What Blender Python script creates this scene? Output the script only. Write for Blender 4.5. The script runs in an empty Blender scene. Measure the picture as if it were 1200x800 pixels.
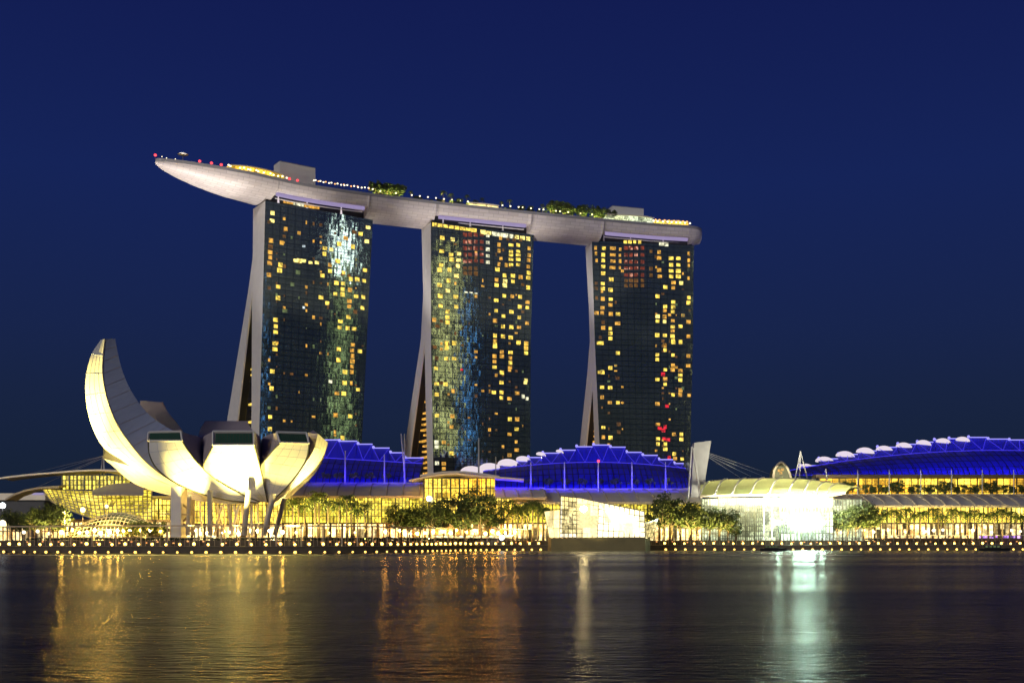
import bpy, math, random
from mathutils import Vector
R = math.radians
random.seed(7)
sc = bpy.context.scene
col = sc.collection

# ------------------------------------------------------------------ camera
F, CX, HOR, CAMH = 1300.0, 600.0, 633.0, 4.5        # focal in px of the 1200 px wide photo, horizon row, eye height
cam = bpy.data.objects.new('camera', bpy.data.cameras.new('camera'))
col.objects.link(cam)
cam.location = (0, 0, CAMH)
cam.rotation_euler = (R(90), 0, 0)
cam.data.sensor_width = 36
cam.data.lens = 36 * F / 1200
cam.data.shift_y = (HOR - 400) / 1200
cam.data.clip_start = 0.5
cam.data.clip_end = 20000
sc.camera = cam

# ------------------------------------------------------------------ world: blue hour sky
w = bpy.data.worlds.new('World'); sc.world = w; w.use_nodes = True
nt = w.node_tree; nt.nodes.clear()
out = nt.nodes.new('ShaderNodeOutputWorld'); bg = nt.nodes.new('ShaderNodeBackground')
tc = nt.nodes.new('ShaderNodeTexCoord'); sx = nt.nodes.new('ShaderNodeSeparateXYZ')
cr = nt.nodes.new('ShaderNodeValToRGB')
nt.links.new(tc.outputs['Generated'], sx.inputs[0]); nt.links.new(sx.outputs['Z'], cr.inputs[0])
nt.links.new(cr.outputs[0], bg.inputs[0]); nt.links.new(bg.outputs[0], out.inputs[0])
E = cr.color_ramp.elements
E[0].position = 0.0; E[0].color = (.0085, .0150, .0340, 1)
E[1].position = 1.0; E[1].color = (.0040, .0070, .0400, 1)
for p, c in ((.06, (.0085, .0165, .0400, 1)), (.12, (.0090, .0175, .0540, 1)), (.18, (.0088, .0180, .0720, 1)), (.30, (.0076, .0175, .0980, 1)), (.44, (.0062, .0120, .0840, 1))):
    e = E.new(p); e.color = c
bg.inputs[1].default_value = 1.0

# soft weak sun lamp standing in for city glow behind the viewer
sun = bpy.data.objects.new('dusk_sun', bpy.data.lights.new('dusk_sun', 'SUN'))
col.objects.link(sun)
sun.data.energy = 0.80; sun.data.angle = R(14); sun.data.color = (1.0, .95, .89)
sun.rotation_euler = Vector((.45, .88, -.18)).to_track_quat('-Z', 'Y').to_euler()

sc.view_settings.view_transform = 'Standard'; sc.view_settings.look = 'None'
sc.view_settings.gamma = 1; sc.view_settings.exposure = 0
sc.cycles.sample_clamp_indirect = 60.0
sc.cycles.max_bounces = 6; sc.cycles.diffuse_bounces = 2; sc.cycles.glossy_bounces = 4
sc.cycles.use_denoising = True

def at(px, py, d):            # photo measurement at a known distance -> world point
    return Vector(((px - CX) / F * d, d, CAMH + (HOR - py) / F * d))
def zat(py, d): return CAMH + (HOR - py) / F * d

# ------------------------------------------------------------------ materials
def nodes(name):
    m = bpy.data.materials.new(name); m.use_nodes = True
    n = m.node_tree; b = n.nodes['Principled BSDF']
    return m, n, b
def mat(name, c, rough=.6, metal=0, bump=0, bscale=1.0, var=.15, vscale=.3):
    m, n, b = nodes(name)
    b.inputs['Roughness'].default_value = rough; b.inputs['Metallic'].default_value = metal
    g = n.nodes.new('ShaderNodeTexCoord')
    no = n.nodes.new('ShaderNodeTexNoise'); no.inputs['Scale'].default_value = vscale; no.inputs['Detail'].default_value = 5
    n.links.new(g.outputs['Object'], no.inputs['Vector'])
    mx = n.nodes.new('ShaderNodeMix'); mx.data_type = 'RGBA'
    mx.inputs[6].default_value = [x * (1 - var) for x in c] + [1]; mx.inputs[7].default_value = [min(1, x * (1 + var)) for x in c] + [1]
    n.links.new(no.outputs['Fac'], mx.inputs[0]); n.links.new(mx.outputs[2], b.inputs['Base Color'])
    if bump:
        b2 = n.nodes.new('ShaderNodeBump'); b2.inputs['Strength'].default_value = bump
        n2 = n.nodes.new('ShaderNodeTexNoise'); n2.inputs['Scale'].default_value = bscale
        n.links.new(g.outputs['Object'], n2.inputs['Vector']); n.links.new(n2.outputs['Fac'], b2.inputs['Height'])
        n.links.new(b2.outputs[0], b.inputs['Normal'])
    return m
def emit(name, c, s, base=(.02, .02, .02)):
    m, n, b = nodes(name)
    b.inputs['Base Color'].default_value = (*base, 1)
    b.inputs['Emission Color'].default_value = (*c, 1); b.inputs['Emission Strength'].default_value = s
    return m
def interior(name, c1, c2, c3, s, cell=(2.2, 2.2, 2.6), nscale=.08, lo=.25, fine=1.0):
    """light of rooms behind glass: cells of the plan differ in brightness, larger zones differ in tone"""
    m, n, b = nodes(name)
    b.inputs['Base Color'].default_value = (.02, .02, .02, 1); b.inputs['Roughness'].default_value = .15
    L = n.links.new
    g = n.nodes.new('ShaderNodeNewGeometry')
    dv = n.nodes.new('ShaderNodeVectorMath'); dv.operation = 'DIVIDE'; dv.inputs[1].default_value = cell
    fl = n.nodes.new('ShaderNodeVectorMath'); fl.operation = 'FLOOR'
    wn = n.nodes.new('ShaderNodeTexWhiteNoise'); wn.noise_dimensions = '3D'
    L(g.outputs['Position'], dv.inputs[0]); L(dv.outputs[0], fl.inputs[0]); L(fl.outputs[0], wn.inputs['Vector'])
    no = n.nodes.new('ShaderNodeTexNoise'); no.inputs['Scale'].default_value = nscale; no.inputs['Detail'].default_value = 4
    L(g.outputs['Position'], no.inputs['Vector'])
    ff = n.nodes.new('ShaderNodeTexNoise'); ff.inputs['Scale'].default_value = 1.1; ff.inputs['Detail'].default_value = 3
    L(g.outputs['Position'], ff.inputs['Vector'])
    r = n.nodes.new('ShaderNodeValToRGB'); e = r.color_ramp.elements
    e[0].position = .3; e[0].color = (*c1, 1); e[1].position = .72; e[1].color = (*c3, 1); q = e.new(.5); q.color = (*c2, 1)
    L(no.outputs['Fac'], r.inputs[0])
    mr = n.nodes.new('ShaderNodeMapRange'); mr.inputs['To Min'].default_value = lo; mr.inputs['To Max'].default_value = 1.25
    L(wn.outputs['Value'], mr.inputs['Value'])
    m2 = n.nodes.new('ShaderNodeMapRange'); m2.inputs['From Min'].default_value = .32; m2.inputs['From Max'].default_value = .68
    m2.inputs['To Min'].default_value = 1 - .65 * fine; m2.inputs['To Max'].default_value = 1 + .5 * fine
    L(ff.outputs['Fac'], m2.inputs['Value'])
    mu = n.nodes.new('ShaderNodeMath'); mu.operation = 'MULTIPLY'; L(mr.outputs[0], mu.inputs[0]); L(m2.outputs[0], mu.inputs[1])
    m3 = n.nodes.new('ShaderNodeMath'); m3.operation = 'MULTIPLY'; m3.inputs[1].default_value = s; L(mu.outputs[0], m3.inputs[0])
    L(r.outputs[0], b.inputs['Emission Color']); L(m3.outputs[0], b.inputs['Emission Strength'])
    return m

M = {}
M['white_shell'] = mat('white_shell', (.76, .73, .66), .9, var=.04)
M['concrete'] = mat('concrete', (.42, .39, .37), .8, bump=.2)
M['pale_concrete'] = mat('pale_concrete', (.80, .77, .74), .75, var=.08)
M['dark_concrete'] = mat('dark_concrete', (.07, .065, .06), .8, var=.35, vscale=.5)
M['dark_metal'] = mat('dark_metal', (.04, .04, .045), .5, .6)
M['grey_metal'] = mat('grey_metal', (.34, .33, .34), .45, .3)
M['roof_metal'] = mat('roof_metal', (.74, .66, .54), .5, .2, var=.12)
M['bar'] = mat('bar', (.10, .10, .06), .5, .4)
M['beige'] = mat('beige', (.50, .42, .30), .7)
M['timber'] = mat('timber', (.12, .08, .05), .7)
M['bark'] = mat('bark', (.16, .12, .08), .9, bump=.5, bscale=4)
M['leaf'] = mat('leaf', (.06, .085, .022), .6, var=.5, vscale=.8)
M['palm_leaf'] = mat('palm_leaf', (.10, .14, .025), .5, var=.45, vscale=.8)
M['hedge'] = mat('hedge', (.03, .05, .02), .8, var=.5, vscale=2)
M['cloth'] = mat('cloth', (.06, .06, .07), .9, var=.4)
M['skin'] = mat('skin', (.35, .22, .16), .6)
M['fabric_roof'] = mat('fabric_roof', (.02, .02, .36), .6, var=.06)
M['lit_base'] = mat('lit_base', (.24, .20, .09), .8, var=.2)  # warm light spilling on the pavilion base put into its colour
M['quay_stone'] = mat('quay_stone', (.11, .09, .065), .8, bump=.3, var=.5, vscale=.25)
M['fan'] = mat('fan', (.8, .78, .8), .6)
M['lamp'] = emit('lamp', (1, .55, .09), 11)
M['low_lamp'] = emit('low_lamp', (1, .56, .10), 5)
M['flood'] = emit('flood', (.62, 1, .80), 210)
M['strip_warm'] = interior('strip_warm', (1, .55, .15), (1, .72, .3), (1, .86, .5), 2.2, (1.5, 1.5, 3), nscale=.3, lo=.1)
M['strip_violet'] = interior('strip_violet', (.5, .12, 1), (.6, .3, 1), (.9, .5, .9), 1.6, (1.5, 1.5, 3), nscale=.3, lo=.1)
M['gold_water_lamp'] = emit('gold_water_lamp', (1, .58, .10), 400)
M['amber_water_lamp'] = emit('amber_water_lamp', (1, .44, .06), 240)
M['crystal_flood'] = emit('crystal_flood', (1, .78, .36), 150)
M['cool_lamp'] = emit('cool_lamp', (.82, .95, 1), 12)
M['red_lamp'] = emit('red_lamp', (1, .05, .06), 3)
M['white_lamp'] = emit('white_lamp', (1, .85, .55), 3.0)
M['orange_lamp'] = emit('orange_lamp', (1, .42, .12), 2.2)
M['violet_led'] = emit('violet_led', (.42, .34, .62), .72)
M['blue_led'] = emit('blue_led', (.07, .05, 1), .8)
M['pale_blue_led'] = emit('pale_blue_led', (.35, .32, 1), 1.2)
M['fan_light'] = emit('fan_light', (1, .86, .92), .8)
M['yellow_glow'] = interior('yellow_glow', (.75, .50, .05), (.98, .66, .08), (1, .78, .14), 2.6)
M['green_glow'] = interior('green_glow', (.42, .34, .03), (.78, .60, .06), (1, .80, .14), 2.1, lo=.2)
M['amber_glow'] = interior('amber_glow', (.9, .36, .02), (1, .58, .05), (1, .74, .10), 2.1, (3, 3, 3))
M['cool_glow'] = interior('cool_glow', (.75, .80, .42), (.85, .95, .6), (.9, 1, .78), 1.15, (3, 3, 3))
M['hall_glow'] = interior('hall_glow', (.88, 1, .8), (.9, 1, .88), (1, 1, .95), 2.0, (3, 3, 4), lo=.3)
m, n, b = nodes('canopy_glass'); tr_ = n.nodes.new('ShaderNodeBsdfTranslucent'); tr_.inputs[0].default_value = (.85, .85, .55, 1)
mxs = n.nodes.new('ShaderNodeMixShader'); mxs.inputs[0].default_value = .85; b.inputs['Base Color'].default_value = (.35, .34, .22, 1)
n.links.new(b.outputs[0], mxs.inputs[1]); n.links.new(tr_.outputs[0], mxs.inputs[2]); n.links.new(mxs.outputs[0], n.nodes['Material Output'].inputs['Surface']); M['canopy_glass'] = m
M['crystal_glow'] = interior('crystal_glow', (1, .74, .24), (1, .80, .36), (1, .84, .42), 1.7, (3, 3, 5), lo=.5, fine=.3)
M['shop_glow'] = interior('shop_glow', (.9, .42, .08), (1, .72, .28), (1, .84, .44), 3.4, (2.6, 2.6, 5), nscale=.25, lo=.0)
M['pale_facet'] = interior('pale_facet', (.62, .50, .16), (.85, .68, .28), (1, .85, .45), 1.5, (3, 3, 3), lo=.3)
M['crystal_white'] = interior('crystal_white', (1, .88, .55), (1, .88, .50), (1, .88, .50), 2.5, (3, 3, 6), lo=.55, fine=.25)
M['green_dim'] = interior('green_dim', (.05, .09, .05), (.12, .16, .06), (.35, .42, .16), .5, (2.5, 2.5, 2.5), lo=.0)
M['grid_glass'] = mat('grid_glass', (.03, .085, .05), .3, 0)

# ------------------------------------------------------------------ mesh helpers
class MB:
    def __init__(s): s.v = []; s.f = []; s.uv = None
    def vert(s, p): s.v.append(tuple(p)); return len(s.v) - 1
    def face(s, *pts): s.f.append([s.vert(p) for p in pts])
    def hexa(s, a, b):            # two quads (4 points each), joined
        i = [s.vert(p) for p in a]; j = [s.vert(p) for p in b]
        s.f.append(i[::-1]); s.f.append(j)
        for k in range(4): s.f.append([i[k], i[(k + 1) % 4], j[(k + 1) % 4], j[k]])
    def box(s, x0, x1, y0, y1, z0, z1):
        s.hexa([(x0, y0, z0), (x1, y0, z0), (x1, y1, z0), (x0, y1, z0)], [(x0, y0, z1), (x1, y0, z1), (x1, y1, z1), (x0, y1, z1)])
    def wallbox(s, p0, p1, z0, z1, t=.3, off=0):   # upright slab from p0 to p1 in plan; its front face is moved 'off' towards the viewer's side
        d = Vector((p1[0] - p0[0], p1[1] - p0[1], 0)).normalized(); n = Vector((d.y, -d.x, 0))
        a = Vector((p0[0], p0[1], 0)) + n * off; b = Vector((p1[0], p1[1], 0)) + n * off
        q = [a, b, b - n * t, a - n * t]
        s.hexa([(p.x, p.y, z0) for p in q], [(p.x, p.y, z1) for p in q])
    def tube(s, pts, r, n=6):
        pts = [Vector(p) for p in pts]; rs = r if isinstance(r, (list, tuple)) else [r] * len(pts); rings = []
        for k, p in enumerate(pts):
            d = (pts[min(k + 1, len(pts) - 1)] - pts[max(k - 1, 0)]).normalized()
            a = d.cross(Vector((0, 0, 1)))
            if a.length < .05: a = d.cross(Vector((1, 0, 0)))
            a.normalize(); b = d.cross(a)
            rings.append([s.vert(p + (a * math.cos(t) + b * math.sin(t)) * rs[k]) for t in [2 * math.pi * i / n for i in range(n)]])
        for k in range(len(rings) - 1):
            for i in range(n): s.f.append([rings[k][i], rings[k][(i + 1) % n], rings[k + 1][(i + 1) % n], rings[k + 1][i]])
        s.f.append(rings[0][::-1]); s.f.append(rings[-1])
    def ball(s, c, r, n=8, m=5, sq=(1, 1, 1)):
        c = Vector(c); rows = []
        for j in range(1, m):
            th = math.pi * j / m
            rows.append([s.vert(c + Vector((math.sin(th) * math.cos(2 * math.pi * i / n) * r * sq[0], math.sin(th) * math.sin(2 * math.pi * i / n) * r * sq[1], math.cos(th) * r * sq[2]))) for i in range(n)])
        t = s.vert(c + Vector((0, 0, r * sq[2]))); b = s.vert(c - Vector((0, 0, r * sq[2])))
        for i in range(n):
            s.f.append([t, rows[0][i], rows[0][(i + 1) % n]]); s.f.append([b, rows[-1][(i + 1) % n], rows[-1][i]])
            for j in range(len(rows) - 1): s.f.append([rows[j][i], rows[j + 1][i], rows[j + 1][(i + 1) % n], rows[j][(i + 1) % n]])
    def grid(s, G):               # G: rows of points
        I = [[s.vert(p) for p in row] for row in G]
        for a in range(len(I) - 1):
            for b in range(len(I[0]) - 1): s.f.append([I[a][b], I[a][b + 1], I[a + 1][b + 1], I[a + 1][b]])
    def solid_grid(s, G, t):      # a sheet with real thickness; t is the offset vector of the back
        t = Vector(t); a = [[Vector(p) for p in r] for r in G]; b = [[p + t for p in r] for r in a]
        s.grid(a); s.grid([r[::-1] for r in b])
        s.grid([a[0], b[0]][::-1]); s.grid([a[-1], b[-1]]); s.grid([[r[0] for r in a], [r[0] for r in b]]); s.grid([[r[-1] for r in a], [r[-1] for r in b]][::-1])
    def build(s, name, m, parent=None, smooth=False):
        o0 = Vector((0, 0, 0)); p = parent
        while p is not None: o0 += p.location; p = p.parent
        me = bpy.data.meshes.new(name)
        me.from_pydata([tuple(Vector(v) - o0) for v in s.v], [], s.f); me.update()
        me.materials.append(M[m] if isinstance(m, str) else m)
        if smooth:
            for q in me.polygons: q.use_smooth = True
        o = bpy.data.objects.new(name, me); col.objects.link(o)
        if parent is not None: o.parent = parent
        return o
def tag(o, label=None, cat=None, group=None, kind=None):
    if label: o['label'] = label
    if cat: o['category'] = cat
    if group: o['group'] = group
    if kind: o['kind'] = kind
    return o
def empty(name, loc, label, cat, group=None):
    o = bpy.data.objects.new(name, None); col.objects.link(o); o.location = loc; o.empty_display_size = .5
    return tag(o, label, cat, group)
def copy_tree(o, parent=None, loc=None, rz=None, sc_=None):
    c = o.copy(); col.objects.link(c)
    if parent is not None: c.parent = parent
    if loc is not None: c.location = loc
    if rz is not None: c.rotation_euler = (0, 0, rz)
    if sc_ is not None: c.scale = (sc_,) * 3 if not isinstance(sc_, tuple) else sc_
    for ch in list(o.children): copy_tree(ch, c)
    return c
def box_part(name, m, parent, *a):
    b = MB(); b.box(*a); return b.build(name, m, parent)
def cr_spline(P, n):              # resample a polyline smoothly to n points
    P = [Vector(p) for p in P]; Q = [P[0] * 2 - P[1]] + P + [P[-1] * 2 - P[-2]]
    o = []
    for k in range(n):
        t = k / (n - 1) * (len(P) - 1); i = min(int(t), len(P) - 2); u = t - i
        a, b, c, d = Q[i], Q[i + 1], Q[i + 2], Q[i + 3]
        o.append(.5 * ((2 * b) + (c - a) * u + (2 * a - 5 * b + 4 * c - d) * u * u + (3 * b - a - 3 * c + d) * u ** 3))
    return o
def area(name, loc, target, sx_, sy_, power, c):
    l = bpy.data.lights.new(name, 'AREA'); l.shape = 'RECTANGLE'; l.size = sx_; l.size_y = sy_; l.energy = power; l.color = c
    o = bpy.data.objects.new(name, l); col.objects.link(o); o.location = loc
    o.rotation_euler = (Vector(target) - Vector(loc)).to_track_quat('-Z', 'Y').to_euler(); return o
def spot(name, loc, target, power, c, size=60, blend=.6, rad=1.0):
    l = bpy.data.lights.new(name, 'SPOT'); l.energy = power; l.color = c; l.spot_size = R(size); l.spot_blend = blend; l.shadow_soft_size = rad
    o = bpy.data.objects.new(name, l); col.objects.link(o); o.location = loc
    o.rotation_euler = (Vector(target) - Vector(loc)).to_track_quat('-Z', 'Y').to_euler(); return o

# ------------------------------------------------------------------ setting: water, quay, ground
m, n, b = nodes('bay_water')
L = n.links.new
b.inputs['Base Color'].default_value = (.004, .007, .012, 1); b.inputs['Roughness'].default_value = .10; b.inputs['IOR'].default_value = 1.33
g = n.nodes.new('ShaderNodeTexCoord')
def wave(scale, detail, stretch):
    mp = n.nodes.new('ShaderNodeMapping'); mp.inputs['Scale'].default_value = stretch; mp.inputs['Rotation'].default_value = (0, 0, R(4))
    no = n.nodes.new('ShaderNodeTexNoise'); no.inputs['Scale'].default_value = scale; no.inputs['Detail'].default_value = detail
    L(g.outputs['Object'], mp.inputs[0]); L(mp.outputs[0], no.inputs['Vector']); return no
w1 = wave(1.9, 5, (.45, 1, 1)); w2 = wave(.16, 3, (.25, 1, 1)); w3 = wave(.02, 3, (.10, 1, 1))
bm1 = n.nodes.new('ShaderNodeBump'); bm1.inputs['Distance'].default_value = .46; bm1.inputs['Strength'].default_value = 1.0
bm2 = n.nodes.new('ShaderNodeBump'); bm2.inputs['Distance'].default_value = .85; bm2.inputs['Strength'].default_value = 1.0
L(w1.outputs['Fac'], bm1.inputs['Height']); L(w2.outputs['Fac'], bm2.inputs['Height'])
L(bm2.outputs[0], bm1.inputs['Normal']); L(bm1.outputs[0], b.inputs['Normal'])
mr = n.nodes.new('ShaderNodeMapRange'); mr.inputs['From Min'].default_value = .35; mr.inputs['From Max'].default_value = .65
mr.inputs['To Min'].default_value = .15; mr.inputs['To Max'].default_value = .28
L(w3.outputs['Fac'], mr.inputs['Value']); L(mr.outputs[0], b.inputs['Roughness'])
gl = n.nodes.new('ShaderNodeBsdfAnisotropic' if hasattr(bpy.types, 'ShaderNodeBsdfAnisotropic') else 'ShaderNodeBsdfGlossy')
fr = n.nodes.new('ShaderNodeFresnel'); fr.inputs['IOR'].default_value = 1.33
mf = n.nodes.new('ShaderNodeMath'); mf.operation = 'MULTIPLY'; mf.inputs[1].default_value = .38; L(fr.outputs[0], mf.inputs[0])
L(bm1.outputs[0], gl.inputs['Normal']); L(mr.outputs[0], gl.inputs['Roughness'])
df = n.nodes.new('ShaderNodeBsdfDiffuse'); df.inputs[0].default_value = (.004, .006, .010, 1)
ms = n.nodes.new('ShaderNodeMixShader'); L(mf.outputs[0], ms.inputs[0]); L(df.outputs[0], ms.inputs[1]); L(gl.outputs[0], ms.inputs[2])
L(ms.outputs[0], n.nodes['Material Output'].inputs['Surface'])
M['water'] = m

QUAY_PX = [(-260, 470), (-100, 425), (20, 400), (100, 390), (200, 385), (300, 385), (380, 390), (440, 402), (490, 425), (530, 455), (580, 485), (650, 500), (760, 506), (900, 508), (1100, 512), (1320, 520), (1600, 540)]
quay = cr_spline([at(px, 0, d) * Vector((1, 1, 0)) for px, d in [(q[0], q[1]) for q in QUAY_PX]] if False else [Vector(((px - CX) / F * d, d, 0)) for px, d in QUAY_PX], 160)
wb = MB(); wb.face((-4000, -800, 0), (4000, -800, 0), (4000, 2600, 0), (-4000, 2600, 0))
tag(wb.build('water', 'water'), kind='structure')

def inset(k, dist):
    a = quay[max(k - 1, 0)]; c = quay[min(k + 1, len(quay) - 1)]
    d = (c - a).normalized(); return quay[k] + Vector((-d.y, d.x, 0)) * dist
def band(z_and_inset):
    mb = MB(); mb.grid([[Vector((inset(k, i).x, inset(k, i).y, z)) for k in range(len(quay))] for i, z in z_and_inset]); return mb
tag(band([(0, -1), (0, 1.5), (.5, 1.5), (.5, 2.2), (0, 2.2), (0, 2.4), (3, 2.4)]).build('quay_wall', 'quay_stone'), kind='structure')
tag(band([(3, 2.4), (16, 2.4)]).build('promenade', 'concrete'), kind='structure')
tag(band([(16, 2.4), (16, 4.6), (16.5, 4.6)]).build('terrace_kerb', 'quay_stone'), kind='structure')
# ground behind: one sheet
gb = MB()
gb.grid([[Vector((inset(k, 16.5).x, inset(k, 16.5).y, 4.6)) for k in range(len(quay))], [Vector((quay[k].x * 9, 6000, 4.6)) for k in range(len(quay))]])
tag(gb.build('ground', 'dark_concrete'), kind='structure')
GZ = 4.6

# ------------------------------------------------------------------ hotel towers
m, n, b = nodes('curtain_glass'); L = n.links.new
b.inputs['Metallic'].default_value = .9; b.inputs['Roughness'].default_value = .06
uv = n.nodes.new('ShaderNodeUVMap'); sp = n.nodes.new('ShaderNodeSeparateXYZ'); L(uv.outputs[0], sp.inputs[0])
def line(sock, period, width):
    a = n.nodes.new('ShaderNodeMath'); a.operation = 'DIVIDE'; a.inputs[1].default_value = period; L(sock, a.inputs[0])
    f = n.nodes.new('ShaderNodeMath'); f.operation = 'FRACT'; L(a.outputs[0], f.inputs[0])
    c = n.nodes.new('ShaderNodeMath'); c.operation = 'LESS_THAN'; c.inputs[1].default_value = width / period; L(f.outputs[0], c.inputs[0]); return c
l1 = line(sp.outputs['X'], 4.53, .45); l2 = line(sp.outputs['Y'], 3.4, .5)
mx = n.nodes.new('ShaderNodeMath'); mx.operation = 'MAXIMUM'; L(l1.outputs[0], mx.inputs[0]); L(l2.outputs[0], mx.inputs[1])
no = n.nodes.new('ShaderNodeTexNoise'); no.inputs['Scale'].default_value = .05; L(uv.outputs[0], no.inputs['Vector'])
gc = n.nodes.new('ShaderNodeMix'); gc.data_type = 'RGBA'; gc.inputs[6].default_value = (.22, .27, .22, 1); gc.inputs[7].default_value = (.50, .58, .44, 1); L(no.outputs['Fac'], gc.inputs[0])
mc = n.nodes.new('ShaderNodeMix'); mc.data_type = 'RGBA'; mc.inputs[7].default_value = (.15, .19, .18, 1); L(mx.outputs[0], mc.inputs[0]); L(gc.outputs[2], mc.inputs[6]); L(mc.outputs[2], b.inputs['Base Color'])
nb = n.nodes.new('ShaderNodeTexNoise'); nb.inputs['Scale'].default_value = .7; nb.inputs['Detail'].default_value = 2; L(uv.outputs[0], nb.inputs['Vector'])
bp = n.nodes.new('ShaderNodeBump'); bp.inputs['Distance'].default_value = .006; L(nb.outputs['Fac'], bp.inputs['Height']); L(bp.outputs[0], b.inputs['Normal'])
M['curtain_glass'] = m

def room(name, c, s, spotc=None):
    """a lit room: a bright ceiling lamp, curtains and furniture make it uneven"""
    m, n, b = nodes(name); L = n.links.new
    b.inputs['Base Color'].default_value = (.02, .02, .02, 1)
    g = n.nodes.new('ShaderNodeNewGeometry')
    no = n.nodes.new('ShaderNodeTexNoise'); no.inputs['Scale'].default_value = .55; no.inputs['Detail'].default_value = 3; L(g.outputs['Position'], no.inputs['Vector'])
    mr = n.nodes.new('ShaderNodeMapRange'); mr.inputs['From Min'].default_value = .3; mr.inputs['From Max'].default_value = .7; mr.inputs['To Min'].default_value = .18 * s; mr.inputs['To Max'].default_value = 1.75 * s
    L(no.outputs['Fac'], mr.inputs['Value']); L(mr.outputs[0], b.inputs['Emission Strength'])
    if spotc:
        vo = n.nodes.new('ShaderNodeTexVoronoi'); vo.inputs['Scale'].default_value = .3; L(g.outputs['Position'], vo.inputs['Vector'])
        lt = n.nodes.new('ShaderNodeMath'); lt.operation = 'LESS_THAN'; lt.inputs[1].default_value = .32; L(vo.outputs['Distance'], lt.inputs[0])
        mm = n.nodes.new('ShaderNodeMix'); mm.data_type = 'RGBA'; mm.inputs[6].default_value = (*c, 1); mm.inputs[7].default_value = (*spotc, 1)
        L(lt.outputs[0], mm.inputs[0]); L(mm.outputs[2], b.inputs['Emission Color'])
    else: b.inputs['Emission Color'].default_value = (*c, 1)
    return m
M['room_y'] = room('room_y', (1, .70, .10), 1.25)
M['room_b'] = room('room_b', (1, .80, .22), 1.35)
M['room_o'] = room('room_o', (1, .50, .07), .8)
M['room_d'] = room('room_d', (.6, .26, .05), .22)
M['room_r'] = room('room_r', (.42, .07, .03), .42, (1.6, .7, .45))
M['room_p'] = room('room_p', (.95, .92, .62), 1.0)
M['room_w'] = room('room_w', (.75, .88, .95), .8)
M['room_x'] = room('room_x', (.95, .02, .04), .85)
M['room_g'] = room('room_g', (.30, .40, .16), .35)

TOPZ = 197.0
def z5(o, s, pts, c='y', w=1, h=1):       # points read from an enlarged crop: origin, scale
    return [(o[0] + x / s, o[1] + y / s, c, w, h) for x, y in pts]
A5, A4 = (300, 230), (300, 380)
T1W = (z5(A5, 5.333, [(103,105),(100,153),(700,195),(692,282),(470,332),(270,403)], 'b') +
  z5(A5, 5.333, [(152,428),(147,463),(138,565),(137,635),(122,772),(652,235),(520,298),(605,315),(427,360),(430,325),(510,405),(462,467),(415,495),(548,478),(680,462),(592,517),(632,520),(675,528),(502,541),(543,545),(541,580),(540,613),(495,610),(625,625),(670,630),(405,632),(445,668),(665,697),(577,755),(527,782)], 'y') +
  z5(A5, 5.333, [(185,205),(93,277),(160,290),(88,350),(88,382),(85,418),(80,490),(65,770),(560,262),(462,430),(587,585),(583,655),(582,688)], 'o') +
  z5(A5, 5.333, [(90,315),(620,722),(615,225),(60,700)], 'd') + z5(A5, 5.333, [(180,715),(262,475),(227,550)], 'g') + z5(A5, 5.333, [(298,312),(298,695)], 'w', .6, .6) +
  z5(A5, 5.333, [(250,403),(295,403),(340,415),(380,415)], 'b', 1.15, .8) +
  z5(A4, 5.333, [(123,12),(122,48),(62,77),(118,120),(118,155),(57,145),(57,185),(102,293),(97,400),(88,577),(86,653),(523,20),(572,25),(612,28),(649,168),(517,155),(515,222),(555,297),(553,365),(637,407),(548,432),(588,573),(540,708)], 'y') +
  z5(A4, 5.333, [(605,128),(600,162),(603,197),(602,230),(600,264),(598,297),(52,398),(497,567),(505,430)], 'o') + z5(A4, 5.333, [(50,250)], 'd') +
  z5(A4, 5.333, [(45,500),(40,573),(42,640),(465,357)], 'p') + z5(A4, 5.333, [(595,367),(493,672)], 'o', .5) +
  [(335 + 6 * k, 236.5 + 1.1 * k, 'p' if k in (2, 3) else 'o', 1.1, .9) for k in range(7)])
B5, B4 = (490, 260), (490, 400)
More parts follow.
